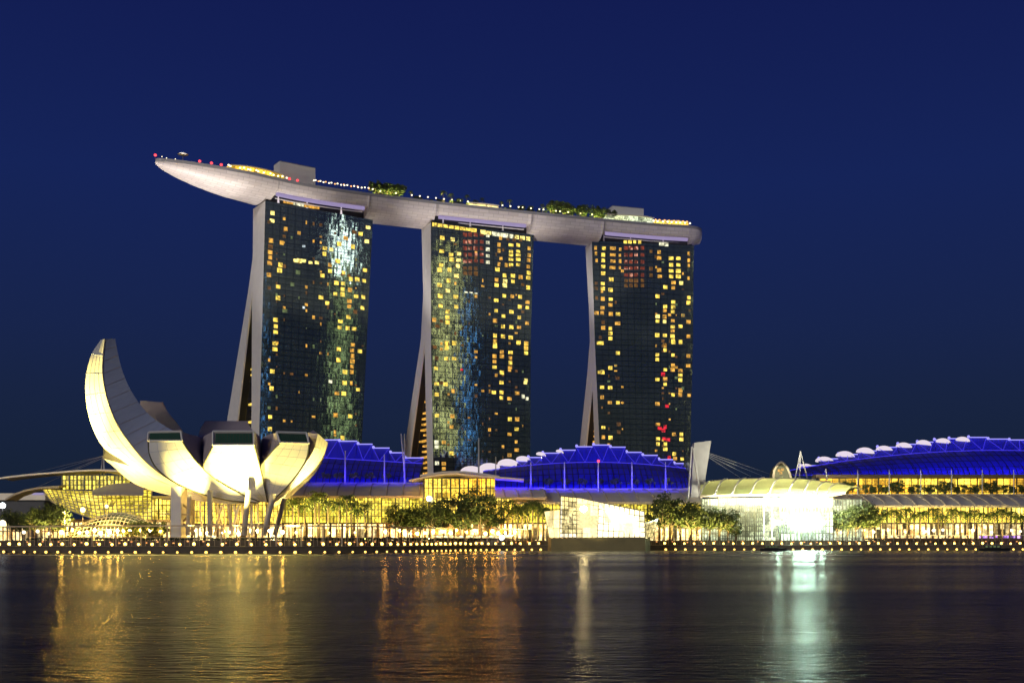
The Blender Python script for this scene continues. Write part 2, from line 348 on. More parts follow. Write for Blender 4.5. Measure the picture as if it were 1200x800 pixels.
T2W = (z5(B5, 5.333, [(150,100),(147,183),(143,270),(135,300),(208,235),(205,205),(195,300),(190,367),(133,395),(137,462),(235,468),(140,525),(238,530),(183,560),(182,597),(182,628),(178,757),(225,757),(178,782),(495,297),(540,335),(592,337),(592,372),(490,395),(687,410),(690,318),(688,350),(487,490),(538,462),(637,468),(635,530),(682,535),(487,555),(583,562),(533,588),(632,597),(530,653),(582,657),(480,710),(530,715),(578,722),(480,778),(627,752)], 'y') +
  z5(B5, 5.333, [(255,200),(252,240),(248,275),(240,337),(215,110),(543,370),(541,397),(185,430)], 'b') +
  z5(B5, 5.333, [(x, y) for x in (293,325,360,397) for y in (80,125,165,205,245)], 'r') + z5(B5, 5.333, [(x, y) for x in (293,325,360) for y in (290,320)], 'd') +
  z5(B5, 5.333, [(435,85),(435,130),(435,172),(435,213),(435,252)], 'p', .9, .9) +
  z5(B5, 5.333, [(515,100),(505,143),(505,180),(517,230),(505,265),(550,270),(693,165),(693,208),(690,240),(688,280)], 'o', .8) +
  z5(B5, 5.333, [(x, y) for x in (580,625) for y in (145,185,208,235,268)], 'y', 1.1, .8) + z5(B5, 5.333, [(560,105),(640,112),(600,112)], 'd') +
  z5(B5, 5.333, [(490,362),(640,345),(588,465),(683,502),(480,617),(680,632),(630,658),(480,745),(675,757),(672,785),(100,612)], 'o') + z5(B5, 5.333, [(103,782),(120,650)], 'd') +
  z5(B5, 5.333, [(300,440),(330,442),(360,447)], 'p', .8, .4) +
  [(509 + 6.6 * k, 263.2 + .95 * k, 'y', 1.25, .9) for k in range(8)] + [(566 + 6.6 * k, 272.2 + .95 * k, 'p' if 1 < k < 6 else 'b', 1.25, 1.1) for k in range(9)] +
  z5(B4, 5.0, [(450,5),(450,28),(587,8),(633,12),(632,40),(632,68),(541,65),(540,125),(447,150),(490,182),(488,240),(443,298),(488,298),(487,330),(105,157),(108,248),(160,250),(108,310),(163,100),(210,100),(210,10),(165,10),(165,38),(110,433),(195,655),(577,513),(537,455)], 'y') +
  z5(B4, 5.0, [(447,87),(490,62),(490,88),(540,97),(538,152),(447,118),(535,335),(580,303),(205,290),(200,437),(195,500),(150,715),(150,745),(580,455),(535,543),(577,635),(535,665)], 'o') +
  z5(B4, 5.0, [(632,228),(628,240)], 'b') + z5(B4, 5.0, [(108,590),(108,617),(110,712)], 'p') + z5(B4, 5.0, [(150,590)], 'o') + z5(B4, 5.0, [(108,98)], 'd') + z5(B4, 5.0, [(615,322),(638,335)], 'p', .8) + z5(B4, 5.0, [(255,165)], 'x', .5, .6))
C6, C4 = (680, 280), (680, 400)
T3W = (z5(C6, 6.154, [(170,68),(165,115),(165,155),(165,200),(165,248),(223,292),(162,322),(162,358),(218,367),(220,435),(272,541),(217,645),(217,680),(217,717),(135,750),(155,750),(557,413),(782,423),(612,487),(670,455),(670,490),(668,525),(613,347),(557,592),(666,632),(722,630),(555,693),(610,695),(668,735),(722,738),(665,700),(780,460)], 'y') +
  z5(C6, 6.154, [(235,68),(235,115),(235,160),(232,207)], 'o', 1.4, .9) + z5(C6, 6.154, [(288,75),(285,118),(287,160),(285,207),(110,65),(113,105),(117,155),(782,107),(782,155),(782,192),(780,283)], 'o', .6) +
  z5(C6, 6.154, [(115,320),(115,355),(117,425),(165,600),(145,710),(510,215),(510,262),(510,90)], 'd', .8) + z5(C6, 6.154, [(162,432),(160,497),(158,533),(220,540),(274,608),(165,640),(117,533),(217,475)], 'o') +
  z5(C6, 6.154, [(x, y) for x in (330,365,402,448) for y in (65,115,165,210,260)], 'r') + z5(C6, 6.154, [(x, y) for x in (330,365,402,448) for y in (300,335)], 'd') +
  z5(C6, 6.154, [(325,22),(358,22),(392,22),(428,22)], 'y', .8) + z5(C6, 6.154, [(585,38),(620,40)], 'p', 1.1) + z5(C6, 6.154, [(568,95),(568,137),(568,225),(573,270)], 'o') +
  z5(C6, 6.154, [(x, y) for x in (655,707) for y in (140,187,230,270)], 'y', 1.2) + z5(C6, 6.154, [(672,315),(670,352),(610,517),(667,590),(666,662),(780,598),(780,702),(608,765),(608,560)], 'o') +
  z5(C6, 6.154, [(727,318),(557,557),(608,595)], 'b') +
  z5(C4, 5.0, [(122,10),(220,68),(176,155),(113,180),(130,180),(128,268),(175,270),(220,358),(135,503),(177,563),(497,50),(451,78),(451,105),(543,80),(452,222),(586,226),(586,197),(543,312),(455,570),(455,600),(498,600),(498,630),(592,543),(592,572),(550,658),(597,687),(545,5),(587,5),(497,250),(497,165)], 'y') +
  z5(C4, 5.0, [(128,327),(173,358),(135,560),(633,85),(543,140),(541,165),(632,142),(497,220),(586,170),(587,285),(585,312),(637,315),(452,365),(455,485),(548,543),(555,685)], 'o') +
  z5(C4, 5.0, [(218,215),(225,485),(495,20),(225,530)], 'd') + z5(C4, 5.0, [(485,192),(508,378),(465,508),(497,500),(487,520),(493,570),(515,575),(520,680)], 'x', .9))

TOWERS = [
 dict(l=(311, 629, 301, 'tower'), top=[(311, 629), (437, 667)], left=[(311, 235), (304, 500), (301, 625)], right=[(437, 258), (424, 520), (419, 625)],
      rear=[(296.5, 240), (296.3, 300), (291, 340), (266, 493), (245, 622)], gap=[(296, 336), (278, 493), (258.5, 622)], inner=[(295.5, 336), (295, 420), (294.6, 493), (291, 622)], wins=T1W,
      label='leftmost dark glass hotel tower with a white green glint, behind the lotus shaped museum'),
 dict(top=[(505, 671), (625, 699)], left=[(505, 260), (505, 400), (508, 555), (509, 625)], right=[(625.5, 280), (622, 400), (621, 625)],
      rear=[(494, 266), (496, 345), (493, 400), (472.5, 535), (460, 622)], gap=[(497.5, 402), (480, 535), (469, 622)], inner=[(497.5, 402), (499, 480), (501, 555), (502, 622)], wins=T2W,
      label='middle glass hotel tower with many lit rooms and greenish stripes at its left side'),
 dict(top=[(693.5, 713), (813, 725)], left=[(693.5, 282), (697, 400), (702.5, 520), (706, 625)], right=[(813, 290), (812, 400), (809, 530), (807, 625)],
      rear=[(686, 289), (690, 360), (691.2, 400), (688, 440), (679.5, 520), (669, 622)], gap=[(694, 446), (686.7, 520), (677, 622)], inner=[(694, 446), (696.7, 520), (700, 622)], wins=T3W,
      label='rightmost glass hotel tower with a block of red lit rooms near its top'),
]
frames = []
def interp(P, y):
    for (x0, y0), (x1, y1) in zip(P, P[1:]):
        if y <= y1: return x0 + (x1 - x0) * (y - y0) / (y1 - y0)
    return P[-1][0]
for ti, T in enumerate(TOWERS):
    (pl, dl), (pr, dr) = T['top']
    A = Vector(((pl - CX) / F * dl, dl, 0)); B = Vector(((pr - CX) / F * dr, dr, 0))
    u = (B - A).normalized(); nrm = Vector((u.y, -u.x, 0)); v = -nrm; W = (B - A).length
    frames.append((A, B, u, v))
    def on_front(px, py):         # (u, z) where the sight line meets the facade plane
        d = Vector(((px - CX) / F, 1, 0)); t = A.dot(v) / d.dot(v); p = d * t
        return (p - A).dot(u), CAMH + (HOR - py) / F * t
    def on_end(px, py):           # (v, z) in the plane of the end wall through A
        d = Vector(((px - CX) / F, 1, 0)); t = A.dot(u) / d.dot(u); p = d * t
        return (p - A).dot(v), CAMH + (HOR - py) / F * t
    le = [on_front(*p) for p in T['left']]; re = [on_front(*p) for p in T['right']]
    le[0] = (le[0][0], TOPZ); re[0] = (re[0][0], TOPZ)
    def edge(E_, z):
        for (a, za), (b_, zb) in zip(E_, E_[1:]):
            if z >= zb: return a + (b_ - a) * (za - z) / (za - zb)
        return E_[-1][0]
    P3 = lambda uu, vv, z: A + u * uu + v * vv + Vector((0, 0, z))
    base = P3(W / 2, 10, GZ)
    root = empty('hotel_tower', base, T['label'], 'tower')
    # end profile, measured in the (slightly leaning) plane of the left end
    def prof(P):
        o_ = []
        for px, py in P:
            d = Vector(((px - CX) / F, 1, 0)); z = TOPZ
            for _ in range(6):
                q0 = A + u * edge(le, min(z, TOPZ)); t = q0.dot(u) / d.dot(u); z = CAMH + (HOR - py) / F * t
            o_.append(((d * t - q0).dot(v), z))
        return o_
    rear, gap, inner = prof(T['rear']), prof(T['gap']), prof(T['inner'])
    rear[0] = (rear[0][0], TOPZ + .6)
    def cut(E_, z):
        if z >= E_[0][1]: return E_[0][0]
        for (a, za), (b_, zb) in zip(E_, E_[1:]):
            if z >= zb: return a + (b_ - a) * (za - z) / (za - zb)
        a, za = E_[-2]; b_, zb = E_[-1]; return a + (b_ - a) * (za - z) / (za - zb)
    zg = gap[0][1]
    N = 40
    zs = [TOPZ + (GZ - TOPZ) * k / N for k in range(N + 1)]
    # white end wall of each leg: a real slab 1.6 m thick; also one at the right end
    for side in (0, 1):
        for leg in ('front', 'rear'):
            mb = MB(); G = []
            for z in zs:
                if leg == 'front': v0, v1 = (-.5, (cut(inner, z) if z < zg else cut(rear, z) * .52))
                else:
                    v1 = cut(rear, z); v0 = cut(gap, z) if z < zg else cut(rear, z) * .52 + .02
                uu = edge(le, z) if side == 0 else edge(re, z)
                s = .9 if side == 0 else -.9; v0 = max(v0, .3)
                G.append([P3(uu, v0, z), P3(uu, v1, z), P3(uu + s, v1, z), P3(uu + s, v0, z), P3(uu, v0, z)])
            mb.grid(G); mb.face(*G[0][:4]); mb.face(*G[-1][:4][::-1])
            mb.build('end_wall', 'pale_concrete', root)
    # rear slab body (dark) and its inner face with lit atrium levels
    mb = MB(); G = []
    for z in zs:
        ul, ur = edge(le, z) + 1.0, edge(re, z) - 1.0
        v1 = cut(rear, z) - .4; v0 = (cut(gap, z) + .4) if z < zg else v1 - 6
        G.append([P3(ul, v0, z), P3(ur, v0, z), P3(ur, v1, z), P3(ul, v1, z), P3(ul, v0, z)])
    mb.grid(G); mb.face(*G[0][:4])
    mb.build('rear_slab', 'dark_metal', root)
    mb = MB(); G = []
    for z in zs:
        ul, ur = edge(le, z) + 1.0, edge(re, z) - 1.0
        v1 = (cut(inner, z) - .4) if z < zg else max(3, cut(rear, z) - 7)
        G.append([P3(ul, .4, z), P3(ul, v1, z), P3(ur, v1, z), P3(ur, .4, z)])
    mb.grid(G); mb.face(*G[0])
    mb.build('front_slab', 'dark_metal', root)
    # atrium between the legs: lit gallery floors
    mb = MB(); k = 0; z = GZ + 4
    amb = MB()
    while z < zg - 6:
        v0, v1 = cut(inner, z) + .3, cut(gap, z) - .3
        if v1 - v0 > 1:
            if ti == 0: on = random.random() < .32 and z > 50
            elif ti == 1: on = z < 95 or random.random() < .35
            else: on = z < 85 and random.random() < .8
            zz = z; uu = edge(le, z) + 2.5; v1 = v0 + (v1 - v0) * random.uniform(.35, .75)
            tgt = MB() if on else mb
            tgt.hexa([P3(uu, v0, zz), P3(uu + 40, v0, zz), P3(uu + 40, v1, zz), P3(uu, v1, zz)], [P3(uu, v0, zz + 1.0), P3(uu + 40, v0, zz + 1.0), P3(uu + 40, v1, zz + 1.0), P3(uu, v1, zz + 1.0)])
            if on: tgt.build('lit_gallery', 'room_o' if ti else 'room_y', root)
        z += 3.4
    back = MB()
    G = [[P3(edge(le, zz) + 5, cut(inner, zz) + .2, zz), P3(edge(le, zz) + 5, cut(gap, zz) - .2, zz)] for zz in zs if zz < zg - 8]
    back.grid(G); back.build('atrium_wall', 'dark_metal', root)
    mb.build('dark_gallery', 'dark_metal', root)
    # single panes, each a little out of true, pitched to mirror added towers
    cols, rows = 60, 57
    me = bpy.data.meshes.new('glass_facade'); vs = []; fs = []; uvs = []
    for r_ in range(rows):
        z0 = TOPZ - (TOPZ - GZ) * r_ / rows; z1 = TOPZ - (TOPZ - GZ) * (r_ + 1) / rows
        tr = random.gauss(0, .004)
        for c_ in range(cols):
            a0, a1 = c_ / cols, (c_ + 1) / cols
            tx = random.gauss(0, .0035); ty = random.gauss(-.050, .007) + tr
            q = []
            for (f_, zz, su, sv) in ((a0, z1, -1, -1), (a1, z1, 1, -1), (a1, z0, 1, 1), (a0, z0, -1, 1)):
                ul, ur = edge(le, zz), edge(re, zz); uu = ul + (ur - ul) * f_
                q.append(P3(uu, su * tx * .57 + sv * ty * 1.7, zz) - base); uvs.append((f_ * 68.0, zz - GZ))
            i = len(vs); vs += [tuple(p) for p in q]; fs.append((i, i + 1, i + 2, i + 3))
    me.from_pydata(vs, [], fs); ul_ = me.uv_layers.new(name='UVMap')
    for k, t_ in enumerate(uvs): ul_.data[k].uv = t_
    me.materials.append(M['curtain_glass'])
    o = bpy.data.objects.new('glass_facade', me); col.objects.link(o); o.parent = root
    # service floor shadow line
    # lit rooms
    wl = []; seen = set()
    for (px, py, c, ww, hh) in T['wins']:
        uu, z = on_front(px, py)
        if not (1 < uu < 67): continue
        wl.append((uu, z, c, ww * random.uniform(.82, 1.12), hh * random.uniform(.8, 1.1))); seen.add((round(uu / 4.53), round(z / 3.4)))
    def pane(mb, uu, z, ww, hh):
        a, b_ = 1.28 * ww, 1.14 * hh
        q = [P3(uu - a, -.28, z - b_), P3(uu + a, -.28, z - b_), P3(uu + a, -.28, z + b_), P3(uu - a, -.28, z + b_)]
        mb.hexa(q, [p + v * .22 for p in q])
    wl.sort(key=lambda t: -t[3] * t[4])
    for uu, z, c, ww, hh in wl[:96]:
        mb = MB(); pane(mb, uu, z, ww, hh); mb.build('window', 'room_' + c, root)
    rest = {}
    me_ = bpy.data.meshes.new('small_window'); V_ = []; F_ = []; mi = []; keys = []
    for uu, z, c, ww, hh in wl[96:]:
        mb = MB(); pane(mb, uu, z, ww, hh); o_ = len(V_); V_ += [tuple(Vector(p) - base) for p in mb.v]; F_ += [[i + o_ for i in f] for f in mb.f]
        if c not in keys: keys.append(c)
        mi += [keys.index(c)] * len(mb.f)
    for k in range(130):           # faint rooms with drawn curtains
        uu = random.choice(range(15)) * 4.53 + 2.2; z = TOPZ - random.randint(2, 48) * 3.4 - 1.6
        if 24 < uu < 40 and ti == 2 or not (edge(le, z) + 2.5 < uu < edge(re, z) - 2.5): continue
        mb = MB(); pane(mb, uu, z, random.uniform(.15, .8), random.uniform(.3, .9)); o_ = len(V_); V_ += [tuple(Vector(p) - base) for p in mb.v]; F_ += [[i + o_ for i in f] for f in mb.f]
        c = random.choice('dddgoo')
        if c not in keys: keys.append(c)
        mi += [keys.index(c)] * len(mb.f)
    me_.from_pydata(V_, [], F_)
    for c in keys: me_.materials.append(M['room_' + c])
    for p_, i_ in zip(me_.polygons, mi): p_.material_index = i_
    o = bpy.data.objects.new('small_window', me_); col.objects.link(o); o.parent = root; tag(o, kind='stuff')
    # roof crown, set back under the sky deck
    mb = MB(); q = [P3(1, 1, TOPZ - 1), P3(W - 1, 1, TOPZ - 1), P3(W - 1, 15, TOPZ - 1), P3(1, 15, TOPZ - 1)]
    mb.hexa(q, [p + Vector((0, 0, 6)) for p in q]); mb.build('crown', 'dark_metal', root)

# ------------------------------------------------------------------ sky deck (boat shaped) across the towers
m, n, b = nodes('hull_panels'); L = n.links.new
b.inputs['Roughness'].default_value = .5
g = n.nodes.new('ShaderNodeTexCoord')
br = n.nodes.new('ShaderNodeTexBrick'); br.inputs['Scale'].default_value = 1; br.inputs['Brick Width'].default_value = 6.4; br.inputs['Row Height'].default_value = 2.6
br.inputs['Mortar Size'].default_value = .12; br.inputs['Color1'].default_value = (.56, .50, .49, 1); br.inputs['Color2'].default_value = (.66, .60, .58, 1); br.inputs['Mortar'].default_value = (.40, .35, .34, 1)
uvn = n.nodes.new('ShaderNodeUVMap'); L(uvn.outputs[0], br.inputs['Vector']); L(br.outputs[0], b.inputs['Base Color'])
M['hull'] = m
mids = [(f[0] + f[1]) / 2 + f[3] * 9 for f in frames]
cl = [Vector((-191, 594, 0)), Vector((-156, 624, 0)), mids[0], mids[1], mids[2], Vector((124, 735, 0))]
CN = 220
cen = cr_spline(cl, CN)
arc = [0]
for k in range(1, CN): arc.append(arc[-1] + (cen[k] - cen[k - 1]).length)
TOT = arc[-1]
DECK = 207.0
def tang(k): return (cen[min(k + 1, CN - 1)] - cen[max(k - 1, 0)]).normalized()
def halfw(s):
    a = s / TOT
    return (17.5 - 2.5 * min(1, max(0, a - .2) / .3)) * min(1, (1 - (1 - min(1, a / .30)) ** 2.0) ** .62 + .015) * (1 if a < .93 else max(.05, (1 - ((a - .93) / .07) ** 3)) ** .35)
def keel(s):                      # depth of the hull below the deck
    a = s / TOT
    return (8.9 + 2.6 * a) * min(1, (1 - (1 - min(1, a / .20)) ** 2.2) ** .75 + .08) * (1 if a < .96 else max(.3, (1 - ((a - .96) / .04) ** 2)) ** .5)
def nearest(p): return min(range(CN), key=lambda k: (cen[k] - p).length)
cuts = []
for f in frames:
    cuts.append((nearest(f[0] + f[3] * 9 + f[2] * 2), nearest(f[1] + f[3] * 9 - f[2] * 3)))
def section(k, shallow):
    t = tang(k); nn = Vector((t.y, -t.x, 0)); hw = halfw(arc[k]); kd = keel(arc[k]); pts = []
    M_ = 18
    for i in range(M_ + 1):
        th = math.pi * i / M_
        x = math.cos(th); y = math.sin(th)
        x = math.copysign(abs(x) ** .75, x); y = y ** .9
        dz = kd * y
        if shallow: dz = min(dz, 5.6)
        pts.append(cen[k] + nn * (hw * x) + Vector((0, 0, DECK - dz)))
    pts.append(pts[-1] + Vector((0, 0, .0)))
    return pts
root = empty('sky_park', (mids[1].x, mids[1].y, TOPZ), 'long boat shaped roof deck spanning all three hotel towers, its bow overhanging left', 'roof deck')
def hull_piece(k0, k1, shallow):
    P = [section(k, shallow) for k in range(k0, k1 + 1)]
    vs = []; fs = []; uvs = []
    nM = len(P[0])
    for r_ in P:
        vs += [tuple(p - root.location) for p in r_]
    for a in range(len(P) - 1):
        for i in range(nM - 2):
            fs.append((a * nM + i, a * nM + i + 1, (a + 1) * nM + i + 1, (a + 1) * nM + i))
            for (aa, ii) in ((a, i), (a, i + 1), (a + 1, i + 1), (a + 1, i)): uvs.append((arc[k0 + aa], ii * 2.6))
    nf = len(fs)
    fs.append(tuple(range(nM - 1))); fs.append(tuple((len(P) - 1) * nM + i for i in range(nM - 1))[::-1])
    me = bpy.data.meshes.new('hull'); me.from_pydata(vs, [], fs); ul_ = me.uv_layers.new(name='UVMap')
    for i, t_ in enumerate(uvs): ul_.data[i].uv = t_
    me.materials.append(M['hull'])
    for p_ in me.polygons[:nf]: p_.use_smooth = True
    o = bpy.data.objects.new('hull_section', me); col.objects.link(o); o.parent = root
ks = [0] + [k for c in cuts for k in c] + [CN - 1]
for i in range(len(ks) - 1): hull_piece(ks[i], ks[i + 1], i % 2 == 1)
def side(k, off, z):              # a point near the front edge of the deck
    t = tang(k); nn = Vector((t.y, -t.x, 0)); return cen[k] + nn * (halfw(arc[k]) + off) + Vector((0, 0, z))
def along(s): return min(range(CN), key=lambda k: abs(arc[k] - s))
# deck slab and parapet
mb = MB(); G = []
for k in range(CN):
    t = tang(k); nn = Vector((t.y, -t.x, 0)); hw = halfw(arc[k])
    G.append([cen[k] + nn * hw + Vector((0, 0, DECK + .02)), cen[k] + nn * (hw + .25) + Vector((0, 0, DECK + .02)), cen[k] + nn * (hw + .25) + Vector((0, 0, DECK + 1.7)), cen[k] + nn * hw + Vector((0, 0, DECK + 1.7)), cen[k] + nn * hw + Vector((0, 0, DECK + .02))])
mb.grid(G); mb.build('parapet', 'grey_metal', root)
mb = MB(); mb.grid([[cen[k] + Vector((tang(k).y, -tang(k).x, 0)) * halfw(arc[k]) * s_ + Vector((0, 0, DECK + 1.0)) for s_ in (-1, 1)] for k in range(CN)]); mb.build('deck', 'dark_concrete', root)
# violet light troughs in the recess over each tower
for ci, (k0, k1) in enumerate(cuts):
    f = frames[ci]
    mb = MB()
    pts = []
    for k in range(k0 + 1, k1):
        t = tang(k); nn = Vector((t.y, -t.x, 0)); pts.append(cen[k] + nn * (halfw(arc[k]) - 3.6) + Vector((0, 0, DECK - 6.6)))
    mb.tube(pts, 1.15, 8); mb.build('light_trough', 'violet_led', root, True)
    mb = MB(); pts = [p + f[3] * 2.5 + Vector((0, 0, -1.6)) for p in pts]; mb.tube(pts, .3, 6); mb.build('recess_rail', 'pale_concrete', root)
    for fr in (.12, .38, .7):
        p = f[0].lerp(f[1], fr) + f[3] * 1.0
        mb = MB(); mb.tube([p + Vector((0, 0, TOPZ)), p + Vector((0, 0, TOPZ + 2.2)), p + Vector((0, 0, TOPZ + 5.2))], [.75, .5, .25], 6); mb.build('strut', 'fan_light' if ci == 0 else 'pale_concrete', root)

# things on the sky deck
DZ = DECK + 1.0
def deckbox(name, m_, label, cat, s, wdt, dep, z0, z1, back=6, skew=0):
    k = along(s); t = tang(k); nn = Vector((t.y, -t.x, 0)); c = cen[k] + nn * (halfw(arc[k]) - back)
    q = [c - t * wdt / 2, c + t * wdt / 2, c + t * wdt / 2 - nn * dep, c - t * wdt / 2 - nn * dep]
    r = empty(name, (c.x, c.y, DZ), label, cat)
    mb = MB(); mb.hexa([p + Vector((0, 0, DZ + z0)) for p in q], [p + Vector((0, 0, DZ + z1)) - t * (skew if i in (1, 2) else 0) for i, p in enumerate(q)]); mb.build('wall', m_, r)
    mb = MB(); mb.hexa([p + Vector((0, 0, DZ + z1 + .02)) - t * (skew if i in (1, 2) else 0) for i, p in enumerate(q)], [p + Vector((0, 0, DZ + z1 + .4)) - t * (skew if i in (1, 2) else 0) for i, p in enumerate(q)]); mb.build('roof_cap', 'grey_metal', r)
    return r, c, t, nn
def s_of_px(px):                  # arc position whose front edge stands at a photo column
    return arc[min(range(CN), key=lambda k: abs(side(k, 0, 0).x / side(k, 0, 0).y * F + CX - px))]
deckbox('lift_core', 'pale_concrete', 'plain pale lift block standing above the left tower on the roof deck', 'lift housing', s_of_px(357), 22, 9, 0, 14, 10)
deckbox('lift_core', 'pale_concrete', 'plain pale lift block standing above the right tower on the roof deck', 'lift housing', s_of_px(744), 22, 9, 0, 12.5, 10)
def deck_lamp(name, label, group, m_, s, back, z, r_=.55):
    k = along(s); t = tang(k); nn = Vector((t.y, -t.x, 0)); c = cen[k] + nn * (halfw(arc[k]) - back)
    r = empty(name, (c.x, c.y, DZ), label, 'lamp', group)
    mb = MB(); mb.tube([(c.x, c.y, DZ), (c.x, c.y, DZ + z)], .09, 5); mb.build('post', 'dark_metal', r)
    mb = MB(); mb.ball((c.x, c.y, DZ + z), r_, 8, 5, (1, 1, .8)); mb.build('globe', m_, r, True)
for px in (236, 250, 262, 342, 350): deck_lamp('deck_lamp', 'small red lamp on the bow of the roof deck' if px < 300 else 'small red lamp beside the left lift block on the roof deck', 'red lamps on the roof deck bow' if px < 300 else 'red lamps by the left lift block', 'red_lamp', s_of_px(px), 2.5, 2.4, .8)
deck_lamp('deck_lamp', 'single red warning lamp at the very tip of the roof deck bow', None, 'red_lamp', 0.5, .2, 2.6, .8)
for i, px in enumerate([268, 271, 282, 286, 291, 295, 300, 304, 309, 317, 322, 327, 332, 337]): deck_lamp('deck_lamp', 'pale lamp along the front edge of the roof deck left of the lift block', 'pale lamps on the left roof deck edge', 'white_lamp', s_of_px(px), .6, 1.9 if i % 3 else 2.3, .55)
for i, px in enumerate([369 + 3.1 * q_ for q_ in range(24)]): deck_lamp('deck_lamp', 'warm lamp in the row right of the left lift block on the roof deck', 'warm lamps above the left tower', 'orange_lamp' if i % 3 == 2 else 'white_lamp', s_of_px(px), 1.2 + (i % 2), 3.6 + .7 * (i % 2), .5)
for px in (447, 463, 484, 492, 503, 512, 523, 531, 541, 548, 588, 597, 606, 613, 622, 631, 640, 650, 657, 668, 680, 694): deck_lamp('deck_lamp', 'pale lamp among the plants of the roof deck', 'pale lamps among the roof deck plants', 'white_lamp', s_of_px(px), 1.0, 2.9, .5)
for i, px in enumerate([767 + 2.6 * q_ for q_ in range(17)]): deck_lamp('deck_lamp', 'warm lamp at the stern of the roof deck right of the lift block', 'warm lamps at the roof deck stern', 'orange_lamp' if i % 2 else 'white_lamp', s_of_px(px), 1.4, 2.6 + .8 * (i % 2), .65)
for px in (444, 452, 460, 468, 521, 529, 551, 569, 589, 637, 648, 660, 672, 684, 697, 708):
    p = side(along(s_of_px(px)), -1.2, 0); spot('deck_garden_spot', (p.x, p.y - .5, DZ + .4), (p.x + .5, p.y + 3, DZ + 8), 3200, (.95, 1, .25), 120, .5, .3)
# restaurant with lit curved canopy on the bow
k0, k1 = along(s_of_px(272)), along(s_of_px(336))
def strip_building(name, label, cat, k0, k1, back, dep, z0, h0, h1, glow, roofm='roof_metal'):
    c0 = cen[k0]; r = empty(name, (c0.x, c0.y, DZ), label, cat)
    G = []; Gr = []; Gf = []
    for k in range(k0, k1 + 1):
        a = (k - k0) / (k1 - k0); t = tang(k); nn = Vector((t.y, -t.x, 0)); hw = halfw(arc[k]); h = h0 + (h1 - h0) * math.sin(math.pi * min(1, a * .62 + .15))
        p = cen[k] + nn * (hw - back); q = cen[k] + nn * (hw - back - dep)
        Gf.append([p + Vector((0, 0, DZ + z0)), p + Vector((0, 0, DZ + h)), q + Vector((0, 0, DZ + h)), q + Vector((0, 0, DZ + z0))])
        Gr.append([p + nn * 1.2 + Vector((0, 0, DZ + h + .05)), p + nn * 1.2 + Vector((0, 0, DZ + h + .7)), q + Vector((0, 0, DZ + h + .7))])
    mb = MB(); mb.grid(Gf); mb.face(*Gf[0]); mb.face(*Gf[-1]); mb.build('glazed_wall', glow, r)
    mb = MB(); mb.grid(Gr); mb.build('canopy', roofm, r)
strip_building('rooftop_restaurant', 'low rooftop restaurant glowing amber under a curved canopy, left of the lift block', 'restaurant', k0, k1, 3.5, 8, .5, 1.8, 4.2, 'amber_glow')
strip_building('rooftop_bar', 'low rooftop pavilion glowing pale under the right lift block', 'pavilion', along(s_of_px(712)), along(s_of_px(766)), 1.5, 7, .2, 2.5, 4.4, 'cool_glow')
strip_building('rooftop_lounge', 'amber lit lounge at the stern of the roof deck', 'lounge', along(s_of_px(768)), along(s_of_px(808)), 3, 6, .2, 1.6, 3.4, 'amber_glow')
strip_building('pool_bar', 'small pale lit pool bar among palms above the middle tower', 'bar', along(s_of_px(551)), along(s_of_px(583)), 1, 4, .4, 1.2, 2.0, 'crystal_glow')
# round parasol like canopy on the bow
k = along(s_of_px(217)); p = side(k, -3, 0); r = empty('round_canopy', (p.x, p.y, DZ), 'round white canopy on one post near the tip of the roof deck', 'canopy')
mb = MB(); mb.tube([(p.x, p.y, DZ), (p.x, p.y, DZ + 4.6)], .2, 6); mb.build('post', 'grey_metal', r)
mb = MB(); mb.tube([(p.x, p.y, DZ + 4.2), (p.x, p.y, DZ + 4.9), (p.x, p.y, DZ + 5.3)], [1.2, 2.9, .6], 14); mb.build('dome', 'white_shell', r)
for px in (192, 197, 208): deck_lamp('deck_lamp', 'tiny pale lamp near the tip of the roof deck bow', 'tiny lamps at the bow tip', 'white_lamp', s_of_px(px), 2, 1.6 + .6 * (px == 192), .28)

# ------------------------------------------------------------------ plants
def leaf_cloud(mb, c, r, n_, s, sq=(1, 1, 1), rnd=random):
    for _ in range(n_):
        d = Vector((rnd.gauss(0, 1), rnd.gauss(0, 1), rnd.gauss(0, 1))).normalized() * r * rnd.random() ** .45
        p = Vector(c) + Vector((d.x * sq[0], d.y * sq[1], d.z * sq[2]))
        a = Vector((rnd.uniform(-1, 1), rnd.uniform(-1, 1), rnd.uniform(-1, 1))).normalized(); b_ = a.cross(Vector((rnd.uniform(-1, 1), rnd.uniform(-1, 1), rnd.uniform(-1, 1)))).normalized()
        q = s * rnd.uniform(.6, 1.4); mb.face(p - a * q - b_ * q * .5, p + a * q - b_ * q * .3, p + a * q * .8 + b_ * q * .5, p - a * q * .7 + b_ * q * .4)
def tree_proto(seed, h, cw, ch, trunk_h, clumps, leaves, ls):
    rnd = random.Random(seed)
    r = bpy.data.objects.new('broadleaf_tree', None); col.objects.link(r)
    mb = MB(); top = Vector((rnd.uniform(-.4, .4), 0, trunk_h)); mb.tube([(0, 0, -.3), (0, 0, trunk_h * .5), top], [.035 * h, .027 * h, .02 * h], 7)
    cb = MB()
    for i in range(clumps):
        a = rnd.uniform(0, 6.283); rr = cw * .5 * rnd.random() ** .5; zz = h - ch * .5 + ch * .5 * rnd.uniform(-1, 1) * (1 - (rr / (cw * .5)) ** 2 * .6)
        c = Vector((rr * math.cos(a), rr * math.sin(a), zz))
        if i < 9: mb.tube([top, top.lerp(c, .5) + Vector((0, 0, .3)), c], [.016 * h, .01 * h, .004 * h], 5)
        leaf_cloud(cb, c, cw * rnd.uniform(.11, .19), leaves, ls, (1, 1, .75), rnd)
    mb.build('trunk', 'bark', r); cb.build('crown', 'leaf', r); return r
